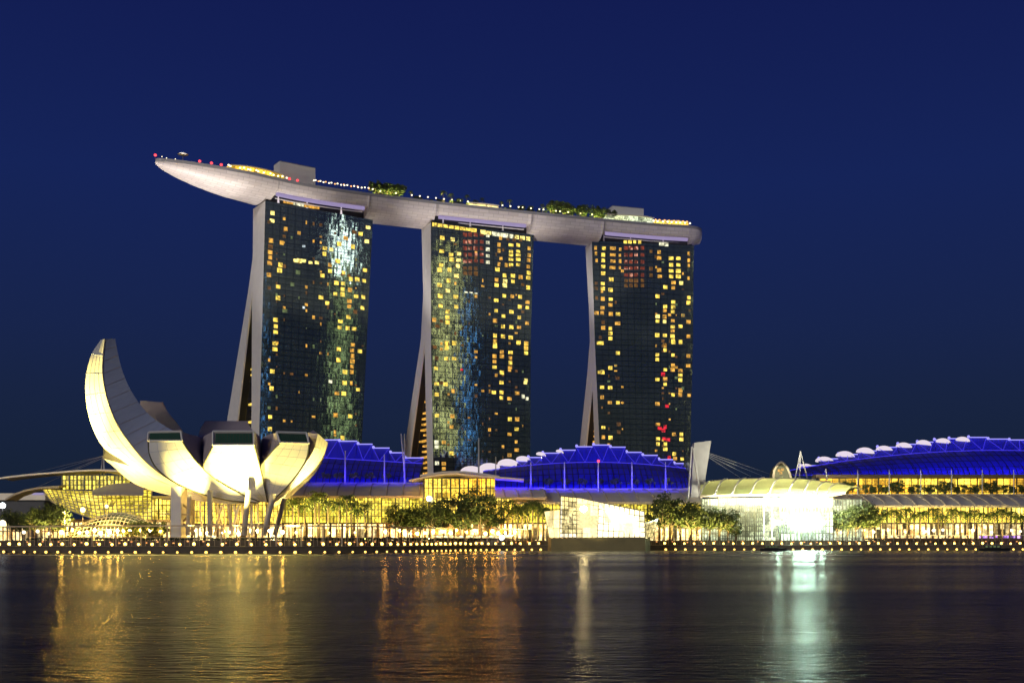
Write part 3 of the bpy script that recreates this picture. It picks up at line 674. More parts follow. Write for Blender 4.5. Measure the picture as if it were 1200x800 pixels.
def palm_proto(seed, h, fl, nf):
    rnd = random.Random(seed)
    r = bpy.data.objects.new('palm_tree', None); col.objects.link(r)
    mb = MB(); lean = rnd.uniform(-.5, .5); top = Vector((lean, 0, h)); mb.tube([(0, 0, -.3), (lean * .3, 0, h * .5), top], [.32, .2, .17], 7); mb.build('trunk', 'bark', r)
    cb = MB()
    for i in range(nf):
        a = 6.283 * i / nf + rnd.uniform(-.2, .2); up = rnd.uniform(-.1, .95); L_ = fl * rnd.uniform(.8, 1.1)
        d = Vector((math.cos(a), math.sin(a), 0)); sd = Vector((-d.y, d.x, 0)); pr = None
        for j in range(8):
            t = j / 7; p = top + d * L_ * t * (1 - .15 * up) + Vector((0, 0, L_ * (up * t - 1.15 * t * t)))
            wd = .10 + fl * .14 * math.sin(math.pi * min(1, t * .9 + .08))
            if pr is not None:
                q, qw = pr
                for s_ in (-1, 1):
                    cb.face(q, q.lerp(p, .55), q.lerp(p, .7) + sd * s_ * wd + Vector((0, 0, -wd * .7)), q.lerp(p, .3) + sd * s_ * wd + Vector((0, 0, -wd * .7)))
            pr = (p, wd)
    cb.build('crown', 'palm_leaf', r); return r
TP = [tree_proto(1, 16, 15, 11, 4.5, 40, 46, .42), tree_proto(2, 14, 11, 9.5, 4, 32, 46, .4), tree_proto(3, 9, 8, 6.5, 2.8, 30, 50, .36), tree_proto(4, 5.5, 6, 4, 1.8, 22, 40, .3)]
PP = [palm_proto(11, 9, 3.6, 15), palm_proto(12, 8, 3.4, 14), palm_proto(13, 10, 3.8, 16)]
used = set()
def plant(protos, idx, px, d, z, label, cat, group=None, s=1.0, name=None):
    src = protos[idx]; x = (px - CX) / F * d
    if id(src) not in used:
        used.add(id(src)); o = src; o.location = (x, d, z); o.rotation_euler = (0, 0, random.uniform(0, 6)); o.scale = (s, s, s)
    else: o = copy_tree(src, None, (x, d, z), random.uniform(0, 6), s)
    return tag(o, label, cat, group)
def roof_plant(protos, idx, px, back, label, group, s):
    k = along(s_of_px(px)); p = side(k, -back, 0); t = plant(protos, idx, 0, 1, 0, label, 'palm' if protos is PP else 'tree', group, s); t.location = (p.x, p.y, DZ); return t
for i, px in enumerate([441, 447, 452, 457, 462, 467, 471]): roof_plant(TP, 3 if i % 2 else 2, px, 3 + (i % 3) * 2, 'bushy tree in the roof deck clump between the left and middle towers', 'bushy trees right of the left tower', 1.0 if i % 2 == 0 else 1.5)
for i, px in enumerate([521, 529, 550, 569, 589, 597, 637, 481]): roof_plant(PP, i % 3, px, 3, 'slender palm standing by the pool edge of the roof deck', 'palms along the roof deck pool', .72 if px not in (521, 529) else .9)
for i, px in enumerate([540, 559, 612, 625]): roof_plant(TP, 3, px, 2.5, 'small round shrub tree by the pool edge of the roof deck', 'small shrubs along the roof deck pool', .8)
for i, px in enumerate(range(487, 640, 7)): roof_plant(TP, 3, px, 2.0 + i % 3, 'low shrub in the planting strip along the roof deck pool', 'low shrubs along the roof deck pool', random.uniform(.35, .6))
for i, px in enumerate([645, 650, 656, 661, 667, 673, 679, 685, 691, 697, 703, 709, 716]): roof_plant(TP, 2 if i % 2 else 3, px, 3 + (i % 3) * 1.5, 'dense bushy tree in the grove on the roof deck before the right lift block', 'grove before the right lift block', (1.25 if i % 2 == 0 else 1.05) * random.uniform(.85, 1.1))

# ------------------------------------------------------------------ lotus shaped museum
mroot = empty('lotus_museum', at(285, 633, 432) * Vector((1, 1, 0)) + Vector((0, 0, GZ)), 'white lotus shaped museum with floodlit curved petals, its tallest petal rising at the left', 'museum')
def petal(outL, outR, inL, inR, sky=False, sidem='side_shade', m_='white_shell', bulge=0.0, n_=22, label=None, slits=False):
    Ls, Rs, iL, iR = [cr_spline([at(*p) for p in P], n_) for P in (outL, outR, inL, inR)]
    mb = MB(); K = 8; rows = []
    for k in range(n_):
        mid = (iL[k] + iR[k]) / 2; row = []
        c0 = (Ls[k] + Rs[k]) / 2; out_d = (c0 - mid).normalized() if (c0 - mid).length > .01 else Vector((0, -1, 0))
        for j in range(K + 1):
            a = j / K; row.append(Ls[k].lerp(Rs[k], a) + out_d * bulge * math.sin(math.pi * a))
        rows.append(row)
    mb.grid(rows)
    # merge shading: sides and roof are separate faces of the same solid
    o1 = mb.build('petal', m_, mroot, True)
    sb = MB(); G1 = []; G2 = []; G3 = []
    for k in range(n_):
        G1.append([Ls[k], Ls[k].lerp(iL[k], .5), iL[k]]); G2.append([iR[k], Rs[k].lerp(iR[k], .5), Rs[k]]); G3.append([iL[k], iR[k]])
    sb.grid(G1); sb.grid(G2); sb.grid(G3)
    sb.face(Ls[0], Rs[0], iR[0], iL[0]); sb.face(Ls[-1], Rs[-1], iR[-1], iL[-1])
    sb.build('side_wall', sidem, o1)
    jb = MB()
    for k in range(3, n_ - 1, 3): jb.tube([p - (p - (iL[k] + iR[k]) / 2).normalized() * -.05 for p in rows[k]], .05, 4)
    for j in (2, 4, 6): jb.tube([rows[k][j] + (rows[k][j] - (iL[k] + iR[k]) / 2).normalized() * .05 for k in range(n_ - 1)], .05, 4)
    jb.build('panel_joint', 'side_panels', o1)
    if sidem == 'side_panels':
        jb = MB()
        for k in range(2, n_ - 1, 2): jb.tube([Rs[k] + Vector((0, -.08, 0)), Rs[k].lerp(iR[k], .5) + Vector((0, -.08, 0)), iR[k] + Vector((0, -.08, 0))], .08, 4)
        jb.build('side_joint', 'side_shade', o1)
    if sky:
        a, b_, c, d = Ls[0], Rs[0], iR[0], iL[0]
        q = lambda s_, t_: (a.lerp(b_, s_)).lerp(d.lerp(c, s_), t_)
        nrm = (b_ - a).cross(d - a).normalized()
        if nrm.y > 0: nrm = -nrm
        g_ = [q(.05, .16), q(.95, .16), q(.94, .86), q(.06, .86)]
        w_ = MB(); w_.hexa([p + nrm * .05 for p in g_], [p + nrm * .5 for p in g_]); sk = w_.build('skylight', 'grid_glass', o1)
        f_ = MB()
        for (s0, t0, s1, t1) in ((0, 0, 1, 0), (0, 1, 1, 1), (0, 0, 0, 1), (1, 0, 1, 1)):
            f_.tube([q(s0, t0) + nrm * .4, q(s1, t1) + nrm * .4], .42, 4)
        f_.build('skylight_frame', 'white_shell', o1)
        f_ = MB()
        for j in range(1, 12): f_.tube([g_[0].lerp(g_[1], j / 12) + nrm * .5, g_[3].lerp(g_[2], j / 12) + nrm * .5], .07, 4)
        f_.build('glazing_bar', 'bar', o1)
        f_ = MB(); f_.tube(Ls, .25, 5); f_.tube(Rs, .25, 5); f_.build('edge_joint', 'bar', o1)
    else:
        f_ = MB(); f_.tube([p for p in Rs], .22, 5); f_.build('edge_trim', 'beige', o1)
    return o1
M['side_shade'] = mat('side_shade', (.42, .35, .35), .8, 0, var=.08)  # shade on the white petals' side walls put into the colour
M['side_panels'] = mat('side_panels', (.38, .42, .54), .8, 0, var=.06)  # cool sky light on the tall petal's side put into the colour
# faint horizontal panel joints on the grey side walls
n = M['side_panels'].node_tree; b = n.nodes['Principled BSDF']; L = n.links.new
g = n.nodes.new('ShaderNodeTexCoord'); wv = n.nodes.new('ShaderNodeTexWave'); wv.bands_direction = 'Z'; wv.inputs['Scale'].default_value = .08; wv.inputs['Distortion'].default_value = 0
L(g.outputs['Object'], wv.inputs['Vector']); bb = n.nodes.new('ShaderNodeBump'); bb.inputs['Distance'].default_value = .05; bb.inputs['Strength'].default_value = .25
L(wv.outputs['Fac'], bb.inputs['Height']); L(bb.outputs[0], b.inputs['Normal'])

# tallest petal, left: near edge / far edge / inner near / inner far
petal([(118, 398, 424), (106, 418, 427), (100, 447, 429), (101.5, 475, 430), (108, 500, 430), (121, 524, 430), (140, 537, 430), (160, 550, 430), (200, 568, 428), (250, 583, 425), (300, 590, 420)],
      [(123, 397, 416), (120.5, 420, 415), (121, 445, 414), (127, 472, 413), (138, 498, 412), (153, 520, 412), (172, 542, 412), (198, 561, 411), (230, 576, 411), (265, 586, 411), (300, 588, 412)],
      [(126, 397, 430), (128, 420, 433), (135, 445, 436), (145, 470, 438), (158, 490, 438), (175, 510, 438), (195, 520, 438), (215, 530, 438), (240, 545, 436), (270, 560, 434), (300, 575, 432)],
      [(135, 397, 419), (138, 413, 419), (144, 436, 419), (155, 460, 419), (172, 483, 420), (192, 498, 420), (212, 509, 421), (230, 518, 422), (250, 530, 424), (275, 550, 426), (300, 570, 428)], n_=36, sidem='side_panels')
# small back left petal below it, its shaded sides painted dark
petal([(121, 537, 448), (131, 545, 447), (148, 560, 444), (165, 570, 440), (198, 580, 434), (250, 589, 426), (300, 591, 420)],
      [(160, 548, 434), (168, 553, 434), (180, 560, 433), (192, 565, 432), (215, 572, 428), (250, 582, 425), (300, 590, 420)],
      [(121, 521, 448), (140, 525, 450), (160, 530, 450), (190, 540, 448), (220, 550, 445), (260, 560, 440), (300, 575, 436)],
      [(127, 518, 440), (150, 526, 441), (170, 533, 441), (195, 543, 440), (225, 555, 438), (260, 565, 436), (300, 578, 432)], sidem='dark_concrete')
# second front petal (wide skylight)
petal([(174, 517, 408), (175, 532, 407), (184, 549, 407), (205, 565, 407), (235, 578, 408), (268, 586, 409), (303, 589, 411)],
      [(214, 517, 404), (220, 527, 404), (229, 539, 405), (240, 550, 406), (262, 567, 408), (283, 579, 409), (305, 588, 411)],
      [(175, 507, 410), (171, 512, 418), (171, 524, 424), (180, 538, 428), (210, 555, 430), (250, 570, 430), (300, 580, 428)],
      [(213, 506, 406), (224, 509, 416), (236, 513, 426), (240, 525, 430), (255, 545, 432), (280, 565, 432), (303, 578, 430)], sky=True)
# centre petal
petal([(250, 522, 401), (245, 532, 402), (238, 547, 404), (246, 556, 406), (262, 568, 408.5), (282, 579, 409.5), (303, 588, 411.5)],
      [(298, 522, 401), (301, 532, 402), (304.5, 546, 404), (307, 556, 406), (309.5, 568, 408.5), (311.5, 578, 409.5), (313.5, 588, 411.5)],
      [(250, 506, 403), (244, 508, 414), (238, 513, 426), (244, 525, 430), (262, 545, 432), (283, 565, 432), (304, 578, 430)],
      [(298, 506, 403), (302, 509, 414), (305, 514, 426), (306, 525, 430), (308, 545, 432), (310, 565, 432), (312, 578, 430)], sky=True)
# right front petal
petal([(328, 519, 405), (321, 526, 405.5), (313, 536, 406), (305, 546, 406.5), (308, 561, 408.5), (311, 575, 410), (314, 588, 411.5)],
      [(362, 520, 409), (361, 529, 409), (358, 540, 409), (350, 553, 409.5), (338, 568, 410), (327, 579, 411), (316, 589, 412)],
      [(324, 507, 407), (315, 509, 416), (307, 514, 427), (306, 526, 431), (308, 545, 432), (310, 565, 432), (313, 578, 430)],
      [(359, 508, 411), (358, 510, 419), (354, 518, 427), (348, 530, 430), (335, 548, 432), (325, 565, 432), (316, 578, 430)], sky=True)
# far right thin petal
petal([(372.5, 508, 418), (368, 526, 416), (359, 541, 414), (349, 555, 413), (338, 568, 413), (327, 579, 413), (316, 590, 413)],
      [(384, 518, 428), (380, 531, 427), (371, 546, 426), (359, 559, 424), (345, 571, 421), (332, 581, 418), (317, 591, 414)],
      [(361, 507, 420), (357, 513, 424), (352, 522, 428), (345, 534, 430), (335, 548, 432), (325, 565, 432), (316, 578, 430)],
      [(367, 504, 426), (364, 510, 430), (358, 520, 434), (350, 534, 436), (338, 550, 436), (327, 566, 436), (316, 579, 434)])
# back right petal under it, in shade
petal([(383, 521, 436), (377, 536, 435), (366, 552, 433), (353, 565, 430), (340, 575, 427), (328, 584, 422), (316, 592, 417)],
      [(381, 530, 448), (375, 545, 447), (364, 560, 444), (350, 573, 440), (338, 583, 434), (328, 590, 428), (316, 595, 422)],
      [(372, 512, 438), (366, 520, 440), (358, 534, 441), (346, 548, 441), (335, 560, 440), (325, 570, 438), (316, 582, 435)],
      [(374, 514, 450), (368, 524, 452), (360, 538, 452), (348, 552, 450), (337, 564, 448), (327, 574, 445), (316, 584, 440)])
# back petals: their inner roofs show above the front ones
petal([(241, 493, 470), (240, 505, 466), (243, 520, 458), (250, 540, 448), (262, 560, 440), (280, 580, 432)],
      [(290, 493, 470), (292, 505, 466), (294, 520, 458), (298, 540, 448), (302, 560, 440), (304, 580, 432)],
      [(240, 493.4, 468), (233, 508, 458), (236, 522, 450), (246, 542, 442), (262, 562, 436), (280, 582, 430)],
      [(289, 493.4, 468), (298, 508, 458), (300, 522, 450), (302, 542, 442), (304, 562, 436), (305, 582, 430)])
petal([(165, 469, 468), (172, 482, 464), (186, 500, 458), (205, 520, 450), (230, 545, 442), (270, 575, 432)],
      [(190, 471, 472), (197, 484, 468), (210, 500, 460), (225, 520, 452), (250, 545, 444), (280, 575, 434)],
      [(164, 469.4, 466), (166, 485, 458), (178, 502, 452), (198, 522, 445), (225, 547, 438), (265, 577, 430)],
      [(189, 471.4, 470), (202, 490, 462), (216, 507, 454), (232, 524, 447), (255, 547, 440), (282, 577, 431)])
# pillars and core below the bowl
def strut(px0, py0, px1, py1, d, r_, name='pillar', m_='beige'):
    mb = MB(); mb.tube([at(px0, py0, d), at(px1, py1, d)], r_, 8); return mb.build(name, m_, mroot)
for a in ((246, 574, 246, 627, 404, 1.0), (291, 574, 286, 627, 404, 1.0), (321, 578, 309, 627, 406, .95), (333, 584, 322, 627, 412, .9), (316, 588, 309, 627, 418, .8), (222, 580, 220, 627, 410, .8), (226, 585, 226, 627, 420, .8), (268, 590, 272, 627, 425, .7)): strut(*a, m_='concrete')
for x in (254, 274): strut(x, 592, x + 9, 627, 426, .5, 'brace', 'white_shell'); strut(x + 6, 592, x - 3, 627, 424, .5, 'brace', 'white_shell')
strut(295, 586, 295, 627, 420, .45, 'brace', 'white_shell')
mb = MB(); a = at(200, 570, 408); c = at(212, 630, 408); mb.box(a.x, c.x, 408, 416, GZ, a.z); mb.build('lift_core', 'pale_concrete', mroot)
for y_, x0_, x1_ in ((584, 190, 199.9), (601, 188, 199.9), (602, 212.1, 222)):
    a = at(x0_, y_, 410); c = at(x1_, y_, 410); box_part('landing', 'beige', mroot, a.x, c.x, 409, 414, a.z - .4, a.z)
for (x0_, y0_, x1_, y1_) in ((213, 590, 226, 600), (226, 600, 213, 612), (213, 612, 226, 624)): strut(x0_, y0_, x1_, y1_, 411, .4, 'stair_flight')
for x in (234, 262, 283, 301): strut(x, 588, x + 3, 627, 428, .35, 'brace', 'white_shell')
# real floodlights at the foot of the petals
WARM = (1, .80, .21)
def uplight(px, d, tgt, power, size=70, c=WARM):
    x = (px - CX) / F * d; p = Vector((x, d, GZ + .6))
    fl = empty('floodlight', p, 'ground floodlight aimed up at the museum petals', 'floodlight', 'floodlights around the museum')
    mb = MB(); mb.box(x - .5, x + .5, d - .3, d + .3, GZ, GZ + .45); mb.build('housing', 'dark_metal', fl)
    s = spot('floodlight_lamp', (x, d, GZ + .8), tgt, power, c, size, .8, .5); s.parent = fl; s.location = (0, 0, .2)
PW = 9
uplight(275, 392, at(277, 555, 403), 60000 * PW, 48)
uplight(222, 392, at(222, 566, 405), 42000 * PW, 36)
uplight(345, 396, at(338, 552, 407), 12000 * PW, 60)
uplight(378, 412, at(366, 548, 420), 22000 * PW, 50)
uplight(84, 430, at(112, 500, 423), 52000 * PW, 90)
uplight(14, 446, at(104, 420, 423), 330000 * PW, 44)
uplight(156, 422, at(160, 558, 424), 6000 * PW, 70)
uplight(196, 416, at(190, 566, 420), 6000 * PW, 70)

# ------------------------------------------------------------------ glazed buildings along the waterfront
def glazed(parent, p0, p1, z0, z1, bays, glow, vb=3, hb=3, thick=.14, barm='bar', t0=0, z1b=None):
    """front wall of separate glazed bays; each bay is a window with its own frame"""
    p0 = Vector((p0[0], p0[1], 0)); p1 = Vector((p1[0], p1[1], 0)); d = (p1 - p0).normalized(); nn = Vector((d.y, -d.x, 0))
    z1b = z1 if z1b is None else z1b
    for k in range(bays):
        f0, f1 = k / bays, (k + 1) / bays
        a = p0.lerp(p1, f0); b_ = p0.lerp(p1, f1); za = z1 + (z1b - z1) * f0; zb = z1 + (z1b - z1) * f1
        mb = MB(); mb.hexa([a + Vector((0, 0, z0)), b_ + Vector((0, 0, z0)), b_ + Vector((0, 0, zb)), a + Vector((0, 0, za))],
                           [a - nn * .3 + Vector((0, 0, z0)), b_ - nn * .3 + Vector((0, 0, z0)), b_ - nn * .3 + Vector((0, 0, zb)), a - nn * .3 + Vector((0, 0, za))])
        w_ = mb.build('window', glow, parent)
        fb = MB()
        for i in range(vb):
            q = a.lerp(b_, i / vb); zt = za + (zb - za) * i / vb
            w2 = thick * (2.2 if i == 0 else 1)
            fb.hexa([q - d * w2 + nn * .02, q + d * w2 + nn * .02, q + d * w2 + nn * .4, q - d * w2 + nn * .4] if False else [q - d * w2 + nn * .02 + Vector((0, 0, z0)), q + d * w2 + nn * .02 + Vector((0, 0, z0)), q + d * w2 + nn * .4 + Vector((0, 0, z0)), q - d * w2 + nn * .4 + Vector((0, 0, z0))],
                    [q - d * w2 + nn * .02 + Vector((0, 0, zt)), q + d * w2 + nn * .02 + Vector((0, 0, zt)), q + d * w2 + nn * .4 + Vector((0, 0, zt)), q - d * w2 + nn * .4 + Vector((0, 0, zt))])
        for j in range(1, hb + 1):
            za_ = z0 + (min(za, zb) - z0) * j / (hb + .0) - .1
            fb.hexa([a + nn * .03 + Vector((0, 0, za_ - thick)), b_ + nn * .03 + Vector((0, 0, za_ - thick)), b_ + nn * .03 + Vector((0, 0, za_ + thick)), a + nn * .03 + Vector((0, 0, za_ + thick))],
                    [a + nn * .3 + Vector((0, 0, za_ - thick)), b_ + nn * .3 + Vector((0, 0, za_ - thick)), b_ + nn * .3 + Vector((0, 0, za_ + thick)), a + nn * .3 + Vector((0, 0, za_ + thick))])
        fb.build('frame', barm, w_)
def X(px, d): return (px - CX) / F * d
def sloped_roof(parent, px0, px1, d, yf, yb, d_back, name='roof', m_='roof_metal', ribs=8, arc_=0.8, zf=None):
    """long gently curved roof from its front eave back and up"""
    x0, x1 = X(px0, d), X(px1, d); zf = zat(yf, d); zb = zat(yb, d_back)
    G = []
    for j in range(7):
        t = j / 6; y = d - 3 + (d_back - d + 3) * t; z = zf + (zb - zf) * math.sin(t * math.pi / 2) ** arc_
        G.append([Vector((x0 + (x1 - x0) * i / 10, y, z)) for i in range(11)])
    mb = MB(); mb.solid_grid(G, (0, 0, -.7)); r_ = mb.build(name, m_, parent, False)
    rb = MB()
    for i in range(ribs + 1):
        x = x0 + (x1 - x0) * (i + .02) / (ribs + .04)
        rb.tube([Vector((x + (j / 6) * -2.0, g_[0].y, g_[0].z + .25)) for j, g_ in enumerate(G)], .36, 4)
    rb.build('roof_rib', 'beige', r_)
    eb = MB(); eb.box(x0, x1, d - 3.5, d - 3.02, zf - .9, zf + .2); eb.build('eave', 'beige', r_)
    eb = MB(); eb.box(x0, x1, d_back + .02, d_back + 1, zb - .6, zb + .9); eb.build('parapet', 'beige', r_)

def shop_row(parent, px0, px1, d, y0, y1, bays, glow='shop_glow'):
    glazed(parent, (X(px0, d), d), (X(px1, d), d), y0, y1, bays, glow, 2, 1, .25, 'timber')

# mall, left wing (between museum and middle hall)
D1 = 525
ml = empty('shopping_mall', (X(420, D1), D1, GZ), 'yellow lit glass mall wing with sloping grey roof, right of the museum', 'mall')
glazed(ml, (X(318, D1), D1), (X(512, D1), D1), zat(612, D1), zat(581, D1), 12, 'green_glow', 4, 4)
shop_row(ml, 318, 512, D1 - 1.5, GZ, zat(613, D1), 14)
sloped_roof(ml, 318, 512, D1, 581.5, 567, D1 + 26, ribs=10)
# middle mall hall with flat winged canopy
D2 = 520
mh = empty('mall_entrance_hall', (X(535, D2), D2, GZ), 'yellow glazed entrance hall under a thin winged canopy, behind the big dark trees', 'hall')
glazed(mh, (X(497, D2), D2), (X(580, D2), D2), zat(583, D2), zat(560, D2), 8, 'amber_glow', 2, 2, .18)
glazed(mh, (X(512, D2 - 3), D2 - 3), (X(600, D2 - 3), D2 - 3), zat(612, D2), zat(583.5, D2), 7, 'yellow_glow', 4, 4)
shop_row(mh, 512, 600, D2 - 5, GZ, zat(613, D2), 7)
def wing(parent, pts, d, dep, name='canopy', th=.5, m_='roof_metal'):
    G = [[Vector((X(px, d), d - 4, zat(py, d - 4))) for px, py in pts], [Vector((X(px, d), d + dep * .5, zat(py - 1.2, d))) for px, py in pts], [Vector((X(px, d), d + dep, zat(py, d))) for px, py in pts]]
    mb = MB(); mb.solid_grid(G, (0, 0, -th)); return mb.build(name, m_, parent)
wing(mh, [(480, 562), (500, 557.5), (520, 554.5), (535, 554), (555, 556), (580, 558), (600, 559.5), (614, 560.8)], D2, 14, th=.8)
wing(mh, [(493, 556), (520, 552), (545, 551.5), (565, 554), (585, 557)], D2 + 15, 20, th=.8)
sloped_roof(mh, 560, 640, D2 + 1, 583, 573, D2 + 20, ribs=5)
# mall, right wing behind the floating pavilion
mr_ = empty('shopping_mall', (X(710, D1), D1, GZ), 'long mall wing with sloping grey ribbed roof behind the floating crystal pavilion', 'mall')
glazed(mr_, (X(600, D1), D1), (X(822, D1), D1), zat(612, D1), zat(588, D1), 14, 'green_glow', 4, 3)
shop_row(mr_, 600, 822, D1 - 1.5, GZ, zat(613, D1), 18)
sloped_roof(mr_, 602, 822, D1, 588.5, 574, D1 + 26, ribs=12)
# right mall with upper terrace
D3 = 540
mx_ = empty('shopping_mall', (X(1100, D3), D3, GZ), 'far right mall wing with an amber lit upper gallery over a sloping grey roof', 'mall')
glazed(mx_, (X(975, D3), D3), (X(1330, D3), D3), zat(612, D3), zat(592, D3), 22, 'yellow_glow', 3, 2)
shop_row(mx_, 985, 1330, D3 - 1.5, GZ, zat(613, D3), 26)
sloped_roof(mx_, 985, 1330, D3, 592.5, 580.5, D3 + 20, ribs=20)
glazed(mx_, (X(960, D3 + 30), D3 + 30), (X(1330, D3 + 30), D3 + 30), zat(584, D3 + 30), zat(560, D3 + 30), 16, 'amber_glow', 3, 3)
mb = MB(); mb.box(X(955, 568), X(1330, 568), 566, 574, zat(559.6, 568), zat(556, 568)); mb.build('gallery_eave', 'timber', mx_)

# blue lit theatre / convention roofs with stepped truss crests
def blue_roof(label, steps, d, ybase, dep, seam, posts, crescents=(), group=None):
    """steps: (px0, px1, y_top) of each truss segment"""
    x0 = X(steps[0][0], d); x1 = X(steps[-1][1], d); zb = zat(ybase, d)
    r = empty('blue_roof', ((x0 + x1) / 2, d, zb), label, 'roof', group)
    for (a, c, yt) in steps:
        xa, xc = X(a, d), X(c, d); zt = zat(yt, d + dep); 
        ya_ = seam(a); yc_ = seam(c)
        # lower curved skin
        G = []
        for j in range(9):
            t = j / 8
            G.append([Vector((xa + (xc - xa) * i / 3, d + dep * .75 * t ** 1.3, zb + (zat(ya_ + (yc_ - ya_) * i / 3, d + dep * .75) - zb) * t ** .85)) for i in range(4)])
        mb = MB(); mb.solid_grid(G, (0, .5, -.5)); s_ = mb.build('roof_panel', 'fabric_roof', r)
        mb = MB()
        for i in range(4): mb.tube([g_[i] + Vector((0, -.25, .2)) for g_ in G], .20, 4)
        for j in (2, 4, 6): mb.tube([p + Vector((0, -.2, .15)) for p in G[j]], .12, 4)
        mb.build('roof_seam', 'dark_metal', s_)
        # truss band on top
        y2 = d + dep
        q0 = Vector((xa, d + dep * .75 + .3, zat(ya_, d + dep * .75))); q1 = Vector((xc, d + dep * .75 + .3, zat(yc_, d + dep * .75)))
        mb = MB(); mb.solid_grid([[q0, q1], [Vector((xa, y2, zt)), Vector((xc, y2, zt))]], (0, .6, -.3)); mb.build('crest_panel', 'fabric_roof', r)
        mb = MB(); mb.tube([Vector((xa, y2 - .9, zt + .3)), Vector((xc, y2 - .9, zt + .3))], .30, 5); mb.build('crest_led', 'pale_blue_led', r)
        mb = MB(); mb.tube([q0 + Vector((0, -.8, .3)), q1 + Vector((0, -.8, .3))], .22, 5)
        nz = max(1, round((xc - xa) / 8.5))
        for i in range(nz):
            u0, um, u1 = i / nz, (i + .5) / nz, (i + 1) / nz
            tp = lambda f_: Vector((xa + (xc - xa) * f_, y2 - .9, zt))
            bt = q0.lerp(q1, um) + Vector((0, -.8, .3)); mb.tube([tp(u0 + .04), bt], .15, 4); mb.tube([bt, tp(u1 - .04)], .15, 4)
        mb.build('truss', 'blue_led', r)
        mb = MB(); mb.ball((xa + .5, y2 - 1.2, zt + .7), .8, 7, 5); mb.build('crest_lamp', 'pale_blue_led', r)
    for (px, py, w_) in crescents:
        c = at(px, py, d + dep - 2); mb = MB(); G = []
        for i in range(11):
            th = math.pi * i / 10; x = c.x - math.cos(th) * w_; G.append([Vector((x, c.y, c.z + math.sin(th) * w_ * .52)), Vector((x, c.y + 1.5, c.z + math.sin(th) * w_ * .30 - .4 + .2 * math.sin(th)))] )
        A_ = [Vector((c.x - math.cos(math.pi * i / 10) * w_, c.y, c.z + math.sin(math.pi * i / 10) * w_ * .60 - i * .12)) for i in range(11)]
        B_ = [Vector((c.x - math.cos(math.pi * i / 10) * w_ * .96, c.y, c.z - .25 - i * .12)) for i in range(11)]
        mb.solid_grid([A_, B_], (0, 1.6, 0)); mb.build('lit_crescent', 'fan_light', r)
    for px in posts:
        mb = MB(); yb, yt = (573, 538)
        mb.tube([at(px, ybase + 1, d - 18), at(px, posts[px], d - 18)], [.42, .3], 6); mb.build('mast', 'grey_metal', r)
    return r
seam1 = lambda px: 536.5 + (px - 365) * .055
blue_roof('left blue lit roof with a stepped crest, between the museum and the middle tower', [(362, 386, 516), (386, 409, 517.5), (409, 428, 521), (428, 449, 525.5), (449, 467, 531), (467, 491, 537)], 556, 566, 30, seam1, {404.5: 528, 450.5: 532, 474: 508})
st2 = [(565, 585, 551), (585, 606, 545), (606, 619, 541), (619, 637, 536.5), (637, 659, 531.5), (659, 679, 528), (679, 700, 524), (700, 721, 522), (721, 741, 524.5), (741, 761, 530.5), (761, 781, 534), (781, 800, 539), (800, 813, 543.5)]
def seam2(px): return 542 + ((px - 700) / 125) ** 2 * 9
blue_roof('middle blue lit roof with a long stepped arched crest, in front of the right tower', st2, 556, 574, 34, seam2, {622: 541, 661.5: 541, 701: 541, 740.5: 541, 780: 541}, [(553.5, 553, 6.5), (575, 549.5, 6.5), (596, 544, 6), (613.5, 538, 4), (634, 531.5, 2.6), (656, 528, 2.0)])
st3 = [(930, 961, 554), (953, 984, 546), (976, 1007, 538), (1000, 1028, 532.8), (1025, 1051, 528.8), (1048, 1075, 524.5), (1073, 1097, 521), (1097, 1118, 518.5), (1118, 1136, 516), (1136, 1160, 514.5), (1160, 1184, 513), (1184, 1210, 515), (1210, 1240, 516), (1240, 1270, 519), (1270, 1310, 524)]
def seam3(px): return 528 + ((1190 - px) / 250) ** 2 * 23
blue_roof('far right blue lit vaulted roof with white crescents along its rising crest', st3, 592, 556, 30, seam3, {}, [(945, 547, 4.2), (967, 540, 5.2), (991, 533.5, 5.2), (1014.5, 529, 5.0), (1037, 526.5, 4.6), (1060, 522.5, 4.4), (1083, 519, 4.0), (1106, 517, 4.0), (1129, 515, 3.8)])
BL = (.025, .012, 1)
for (px0, px1, d, yb, pw) in ((365, 490, 556, 566, 8500), (566, 640, 556, 574, 7000), (640, 792, 556, 574, 15500), (940, 1060, 592, 558, 8500), (1060, 1260, 592, 558, 17500)):
    c = (px0 + px1) / 2
    bf_ = area('blue_floodlight', (X(c, d), d - 26, zat(yb, d) + 2), (X(c, d), d + 22, zat(yb, d) + 14), abs(X(px1, d) - X(px0, d)), 3, pw * 1.1, BL); bf_.data.spread = R(105)

# free masts, pylon slab and cables
def mast(label, pts, d, r_=.45, cables=(), m_='grey_metal', lamp=None):
    b0 = at(pts[0][0], pts[0][1], d); r = empty('mast', b0, label, 'mast')
    mb = MB(); mb.tube([at(px, py, d) for px, py in pts], [r_, r_ * .6], 7); mb.build('pole', m_, r)
    for (px, py, dd) in cables:
        mb = MB(); mb.tube([at(pts[-1][0], pts[-1][1], d), at(px, py, dd)], .09, 4); mb.build('cable', 'grey_metal', r)
    if lamp: mb = MB(); mb.ball(at(pts[-1][0], pts[-1][1] - 1, d), .7, 8, 6); mb.build('lamp', lamp, r, True)
mast('pale mast leaning left before the middle tower, at the end of the left blue roof', [(475, 566), (470, 508)], 545)
mast('slender pale mast standing before the middle tower facade, left of the blue crest', [(561, 560), (561, 513)], 532)
mast('thin short mast before the middle tower, right of the slender one', [(581, 560), (581, 535)], 532, .3)
mast('mast with a small red lamp at its top in front of the middle blue roof', [(701.3, 573), (701.3, 541)], 548, .3, (), 'grey_metal', 'red_lamp')
